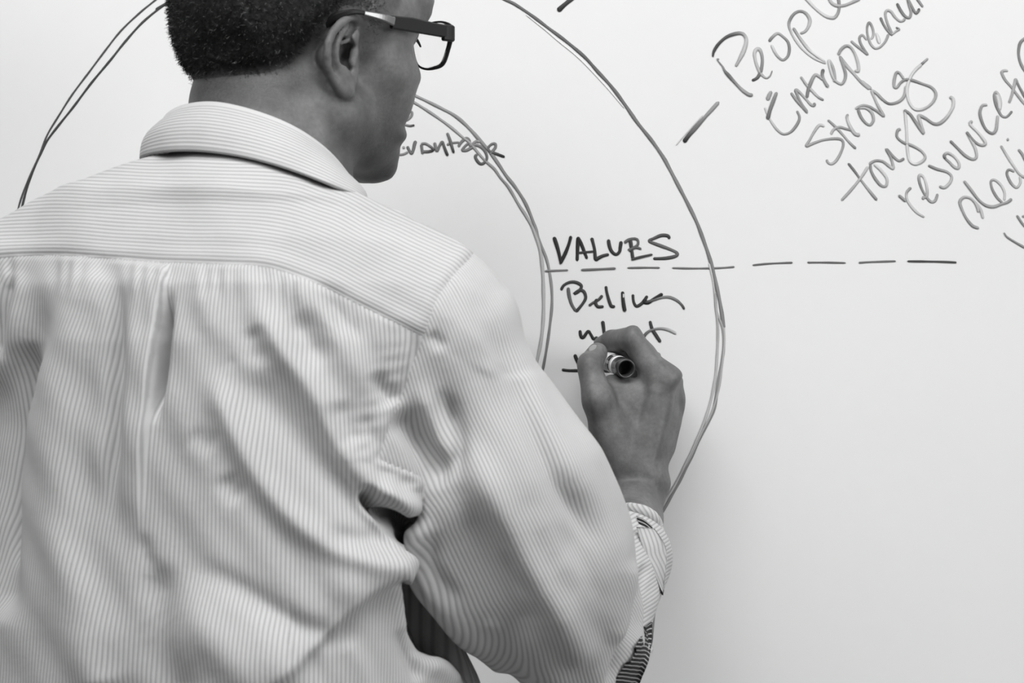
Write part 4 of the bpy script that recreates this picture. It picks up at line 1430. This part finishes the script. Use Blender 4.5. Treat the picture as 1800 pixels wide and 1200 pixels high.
def hair_material():
    m, nt, b = new_mat('cropped_hair')
    n1, n2 = noise(nt, 240, 4, 0.7), noise(nt, 40, 3, 0.6)
    f = math_n(nt, 'ADD', math_n(nt, 'MULTIPLY', n1, .6), math_n(nt, 'MULTIPLY', n2, .4))
    g = attr(nt, 'grey')
    c1 = ramp(nt, f, [(0.40, .005), (0.54, .013), (0.66, .045), (0.8, .11)])
    c2 = ramp(nt, f, [(0.35, .09), (0.55, .18), (0.7, .32)])
    mx = node(nt, 'ShaderNodeMix', data_type='RGBA')
    nt.links.new(g, mx.inputs['Factor'])
    nt.links.new(c1, mx.inputs['A']); nt.links.new(c2, mx.inputs['B'])
    m2 = node(nt, 'ShaderNodeMix', data_type='RGBA')
    nt.links.new(attr(nt, 'fade'), m2.inputs['Factor'])
    m2.inputs['A'].default_value = g3(.10)
    nt.links.new(mx.outputs['Result'], m2.inputs['B'])
    nt.links.new(m2.outputs['Result'], b.inputs['Base Color'])
    b.inputs['Roughness'].default_value = 0.8
    b.inputs['Specular IOR Level'].default_value = 0.2
    bump(nt, b, n1, 0.6, 0.003)
    return m


M_HAIR = hair_material()


def grey_amount(q):
    # grey at the temple and sideburn, dark at the back
    return sstep(-.035, .018, q[:, 1]) * sstep(.16, .02, np.abs(q[:, 2] - .04)) * .95 + .10 * sstep(.0, .06, q[:, 2])


def build_hair():
    V, Q = sparse_net(hair_sdf, (-.32, -.43, 1.55), (-.02, -.14, 1.78), 0.0020)
    V = smooth_mesh(V, Q, 1, .3)
    q = ((V - HO) @ HM)
    g = hair_mask(q)
    keep = (g[Q] > -.004).all(1)
    Q = Q[keep]
    used = np.unique(Q); mp = np.full(len(V), -1); mp[used] = np.arange(len(used))
    V, Q, q, g = V[used], mp[Q], q[used], g[used]
    N = normals(V, Q)
    Vw = HEAD_WARP(V)
    me = np_mesh('hair', Vw - POFF, Q, True, {'grey': np.clip(grey_amount(q) + .0, 0, 1), 'fade': sstep(.0, .013, g)})
    # short curled strands
    cen = Vw[Q].mean(1); nn = N[Q].mean(1); gq = g[Q].mean(1); qq = q[Q].mean(1)
    cand = np.nonzero((gq > .0005) & (nn[:, 1] < .55))[0]
    pick = RNG.choice(cand, min(26000, len(cand) * 3))
    P = cen[pick] + RNG.normal(0, .0008, (len(pick), 3)); Nn = nn[pick]
    gr = grey_amount(qq[pick])
    dens = sstep(0, .02, gq[pick]) > RNG.random(len(pick)) * .9
    P, Nn, gr = P[dens], Nn[dens], gr[dens]
    m = len(P)
    d1 = Nn + RNG.normal(0, .55, (m, 3)); d1 /= np.linalg.norm(d1, axis=1)[:, None]
    d2 = d1 * .3 + RNG.normal(0, .8, (m, 3)); d2 /= np.linalg.norm(d2, axis=1)[:, None]
    Ln = RNG.uniform(.0012, .0026, m)[:, None]
    p0 = P - Nn * .0008; p1 = P + d1 * Ln; p2 = p1 + d2 * Ln * .9
    a = np.cross(d1, d2); a /= np.linalg.norm(a, axis=1)[:, None] + 1e-9
    b = np.cross(a, d1)
    r = RNG.uniform(.00012, .00022, m)[:, None]
    ring = lambda c, k: [c + a * k * r, c - a * .5 * k * r + b * .87 * k * r, c - a * .5 * k * r - b * .87 * k * r]
    VV = np.stack(ring(p0, 1) + ring(p1, .9) + ring(p2, .4), 1)
    base = np.arange(m)[:, None] * 9
    qd = np.array([[0, 1, 4, 3], [1, 2, 5, 4], [2, 0, 3, 5], [3, 4, 7, 6], [4, 5, 8, 7], [5, 3, 6, 8]])
    QQ = (base[:, :, None] + qd[None]).reshape(-1, 4)
    wh = np.where(RNG.random(m) < .13 + gr * .5, RNG.uniform(.5, 1.0, m), gr * .5)
    st = np_mesh('hair_strand', VV.reshape(-1, 3) - POFF, QQ, True, {'grey': np.repeat(wh, 9), 'fade': np.ones(len(VV) * 9)})
    return me, st


_h, _st = build_hair()
hair = link('hair', _h, M_HAIR, person)
hair['label'] = 'short cropped dark hair going grey at the temple'
o = link('hair_strand', _st, M_HAIR, hair)
o['kind'] = 'stuff'

# ------------------------------------------------------------------ eyes, lashes, thumbnail
import bmesh


def ball(name, c, r, mat, parent, scale=(1, 1, 1)):
    bm = bmesh.new()
    bmesh.ops.create_uvsphere(bm, u_segments=20, v_segments=14, radius=r)
    for v in bm.verts:
        v.co = (v.co.x * scale[0] + c[0] - POFF[0], v.co.y * scale[1] + c[1] - POFF[1], v.co.z * scale[2] + c[2])
        
    me = bpy.data.meshes.new(name)
    bm.to_mesh(me); bm.free()
    me.polygons.foreach_set('use_smooth', np.full(len(me.polygons), True))
    return link(name, me, mat, parent)


lash = [W(723, 66, -.262), W(731, 69, -.258), W(737, 75, -.256), W(741, 83, -.255)]
o = link('eyelash', tube_mesh('eyelash', catmull(lash, 4) - POFF, np.linspace(.0022, .0005, 13), 6), M_BLACKP, person)
nail = [W(1040, 622, -.1045), W(1047, 615, -.0975), W(1053, 611, -.090)]
o = link('thumbnail', tube_mesh('thumbnail', catmull(nail, 4) - POFF, [.002, .0042, .0052, .0056, .0056, .0054, .0052, .0044, .0025], 12, [.0010] * 9, up=(.35, -.75, .55)), M_NAIL, person)
o['label'] = 'pale thumbnail'

# ------------------------------------------------------------------ trousers, belt, shoes (below the picture, they carry the man)


def trouser_sdf(P):
    d = el(P, (-.215, -.365, .93), (.175, .125, .13))
    for s_ in (-1, 1):
        hip = np.array([-.215, -.365, .90]) + np.array([TR[0], TR[1], 0]) * .088 * s_
        knee = hip + np.array([.0, .03, -.42]) + np.array([TR[0], TR[1], 0]) * .012 * s_
        ank = knee + np.array([.0, -.03, -.40]) + np.array([TR[0], TR[1], 0]) * .012 * s_
        d = smin(d, chain(P, [hip, knee, ank], [.092, .072, .058], .03), .03)
    return np.maximum(np.maximum(d, P[:, 2] - 1.0), .035 - P[:, 2])


V, Q = sparse_net(trouser_sdf, (-.46, -.56, .0), (.04, -.16, 1.03), .006)
V = smooth_mesh(V, Q, 1)
trousers = link('trousers', np_mesh('trousers', V - POFF, Q), M_TROU, person)


def shoe_sdf_factory(s_):
    side = np.array([TR[0], TR[1], 0])
    fwd = np.array([math.sin(TYAW), math.cos(TYAW), 0])
    c = np.array([-.215, -.365, 0]) + side * .112 * s_

    def f(P):
        d = chain(P, [c - fwd * .06 + [0, 0, .045], c + fwd * .06 + [0, 0, .040], c + fwd * .16 + [0, 0, .030]], [.040, .044, .034], .02)
        d = smin(d, rc(P, c + [0, 0, .05], c + [0, 0, .10], .045, .042), .02)
        return np.maximum(d, -P[:, 2] + .0005)
    return f


for s_ in (-1, 1):
    V, Q = sparse_net(shoe_sdf_factory(s_), (-.50, -.56, -.02), (.10, -.06, .2), .006)
    link('shoe', np_mesh('shoe', V - POFF, Q), M_SHOE, person)

# ------------------------------------------------------------------ eyeglasses
gl_c = W(785, 58, -.300)
glasses = empty('eyeglasses', gl_c, 'dark framed eyeglasses with flat temples worn by the man', 'glasses')


def gl(name, me, mat):
    co_ = np.empty(len(me.vertices) * 3, np.float32)
    me.vertices.foreach_get('co', co_)
    co_ = co_.reshape(-1, 3) - gl_c.astype(np.float32)
    me.vertices.foreach_set('co', co_.ravel())
    me.update()
    return link(name, me, mat, glasses)


def prism_path(name, pts, hts, th, mat, n=6):
    """Flat bar: centre line pts, height per point (m), thickness th across the head."""
    p = catmull(pts, n)
    h = np.interp(np.linspace(0, 1, len(p)), np.linspace(0, 1, len(hts)), hts)
    V = []
    for i in range(len(p)):
        t = p[min(i + 1, len(p) - 1)] - p[max(i - 1, 0)]
        t /= np.linalg.norm(t)
        a = np.array([HR[0], HR[1], 0]); a -= t * (a @ t); a /= np.linalg.norm(a)
        b = np.cross(t, a)
        if b[2] < 0:
            b = -b
        e = min(.0012, th * .3)
        for x, z in ((-.5 * th, -.5 * h[i] + e), (-.5 * th + e, -.5 * h[i]), (.5 * th - e, -.5 * h[i]), (.5 * th, -.5 * h[i] + e),
                     (.5 * th, .5 * h[i] - e), (.5 * th - e, .5 * h[i]), (-.5 * th + e, .5 * h[i]), (-.5 * th, .5 * h[i] - e)):
            V.append(p[i] + a * x + b * z)
    Q = grid_quads(len(p), 8, True)
    me = bpy.data.meshes.new(name)
    faces = [tuple(q) for q in Q.tolist()] + [tuple(range(7, -1, -1)), tuple(range((len(p) - 1) * 8, len(p) * 8))]
    me.from_pydata([tuple(v) for v in V], [], faces)
    me.update()
    return gl(name, me, mat)


FR_N = np.array([math.cos(YAW), -math.sin(YAW), 0])     # across the frame, to the man's right
FR_F = np.array([math.sin(YAW), math.cos(YAW), 0])
HINGE = W(786, 58, -.298)


def mirror(p):
    """Mirror a point in the glasses' middle plane."""
    c = HINGE - FR_N * .068
    d = (np.asarray(p) - c) @ FR_N
    return np.asarray(p) - 2 * d * FR_N


arm = [W(787, 56, -.298), W(760, 51, -.310), W(725, 44, -.325), (W(688, 39, -.342))]
wire = [W(692, 38, -.342), W(670, 30, -.350), W(640, 23, -.358), W(618, 21, -.364), W(592, 29, -.366), W(566, 45, -.364), W(545, 62, -.362), W(530, 76, -.362)]
for mir in (False, True):
    fn = mirror if mir else (lambda p: p)
    t = prism_path('temple', [fn(p) for p in arm], [.0098, .0102, .0112, .0098], .0035, M_BLACKP)
    prism_path('temple_inlay', [fn(p) for p in wire[:3]], [.0070, .0052, .0036], .0030, M_STEEL)
    prism_path('temple_tip', [fn(p) for p in wire[2:]], [.0030, .0042, .006, .0085, .0095, .0085], .0034, M_BLACKP)
    e0, e1_ = HINGE + FR_N * .001 + FR_F * .001, HINGE - FR_N * .0075 + FR_F * .006
    prism_path('end_piece', [fn(HINGE - FR_F * .004), fn(HINGE + FR_F * .004), fn(HINGE - FR_N * .004 + FR_F * .0075)], [.0125, .0130, .012], .0045, M_BLACKP, 4)
    # rim in the frame plane: (towards the nose m, up m)
    rim = [(.003, .004), (.0045, .0075), (.016, .0105), (.032, .0105), (.047, .009), (.052, .003), (.051, -.009), (.046, -.020), (.036, -.0245), (.022, -.0250), (.0125, -.0225), (.0065, -.013), (.003, -.004)]
    rp = [fn(HINGE + FR_F * .006 - FR_N * a + np.array([0, 0, b])) for a, b in rim]
    rp = catmull(rp, 5, True)
    rp = np.vstack([rp, rp[:1]])
    rr_ = np.interp(np.linspace(0, 1, len(rp)), [0, .05, .15, .4, .6, .8, .92, 1], [.0016, .0009, .0008, .0009, .0009, .0012, .0016, .0018])
    gl('rim', tube_mesh('rim', rp, rr_, 8), M_BLACKP)
    cen_ = rp[:-1].mean(0)
    nrm = FR_F if not mir else FR_F
    loops = [cen_ + (rp[:-1] - cen_) * k + FR_F * (.0015 * (1 - k)) for k in (1.0, .6, .2, .0)]
    lo2 = [l + FR_F * .0018 for l in loops]
    VV = np.concatenate(loops + lo2[::-1])
    nc = len(rp) - 1
    qd = grid_quads(8, nc, True)
    qd = np.concatenate([qd[:3 * nc], qd[4 * nc:]])
    qd = np.concatenate([qd, np.stack([np.arange(nc) + 7 * nc, np.r_[np.arange(1, nc), 0] + 7 * nc, np.r_[np.arange(1, nc), 0], np.arange(nc)], 1)])
    mg = bpy.data.materials.get('spectacle_lens')
    if mg is None:
        mg, nt_, b_ = new_mat('spectacle_lens')
        b_.inputs['Base Color'].default_value = g3(.97)
        b_.inputs['Roughness'].default_value = 0.0
        b_.inputs['Transmission Weight'].default_value = 1.0
        b_.inputs['IOR'].default_value = 1.12
    gl('lens', np_mesh('lens', VV, qd), mg)
br = catmull([HINGE + FR_F * .007 - FR_N * .052 + [0, 0, .003], HINGE + FR_F * .011 - FR_N * .068 + [0, 0, .006], mirror(HINGE + FR_F * .007 - FR_N * .052 + [0, 0, .003])], 6)
gl('bridge', tube_mesh('bridge', br, .0018, 8), M_BLACKP)

# ------------------------------------------------------------------ marker pen in the hand
MK0 = W(1101, 648, -.104)                  # capped end, towards the camera
MK1 = np.array([*(W(1036, 620, 0.0))])      # nib on the board
MK1[1] = -.0006
mv = MK1 - MK0
ML = np.linalg.norm(mv)
marker = empty('marker_pen', MK0, 'black dry-erase marker pen with a pale label held in the writing hand', 'marker')


def mk(name, prof, mat):
    me = lathe_mesh(name, prof, (0, 0, 0), mv, 40)
    return link(name, me, mat, marker)


mk('end_plug', [(.0175, .0076), (.0175, .0083), (.0012, .0084), (.0, .0078), (.0, .0069), (.0010, .0064), (.0140, .0058)], M_DARKP)
mk('end_recess', [(.0118, .0061), (.0120, .0)], M_BLACKP)
mk('label_band', [(.0175, .0076), (.0175, .0084), (.0245, .0084), (.0245, .0076)], M_WHITEP)


def print_material():
    """Printed label: dark panel with pale bars round the barrel."""
    m, nt, b = new_mat('printed_label')
    ang = attr(nt, 'around'); al = attr(nt, 'along')
    bars = math_n(nt, 'GREATER_THAN', math_n(nt, 'SINE', math_n(nt, 'MULTIPLY', ang, 6.0)), 0.55)
    rng_ = math_n(nt, 'MULTIPLY', math_n(nt, 'GREATER_THAN', al, .026), math_n(nt, 'LESS_THAN', al, .033))
    v = math_n(nt, 'MULTIPLY', bars, rng_)
    nt.links.new(ramp(nt, v, [(0.0, .02), (1.0, .5)]), b.inputs['Base Color'])
    b.inputs['Roughness'].default_value = 0.3
    return m


prof = [(.0245, .0076), (.0245, .0083), (.034, .0083), (.034, .0076)]
me = lathe_mesh('printed_label', prof, (0, 0, 0), mv, 40)
for nm, arr in (('around', np.tile(np.arange(40) * 2 * math.pi / 40, len(prof))), ('along', np.repeat([p[0] for p in prof], 40))):
    at = me.attributes.new(nm, 'FLOAT', 'POINT')
    at.data.foreach_set('value', np.asarray(arr, np.float32))
link('printed_label', me, print_material(), marker)
mk('barrel', [(.034, .0080), (.034, .0083), (ML - .030, .0083), (ML - .028, .0070), (ML - .028, 0)], M_WHITEP)
mk('tip_cone', [(ML - .029, .0068), (ML - .020, .0066), (ML - .016, .0045), (ML - .006, .0036), (ML - .006, 0)], M_BLACKP)
mk('nib', [(ML - .008, .0026), (ML - .003, .0024), (ML - .0004, .0014), (ML - .0002, 0)], M_DARKP)
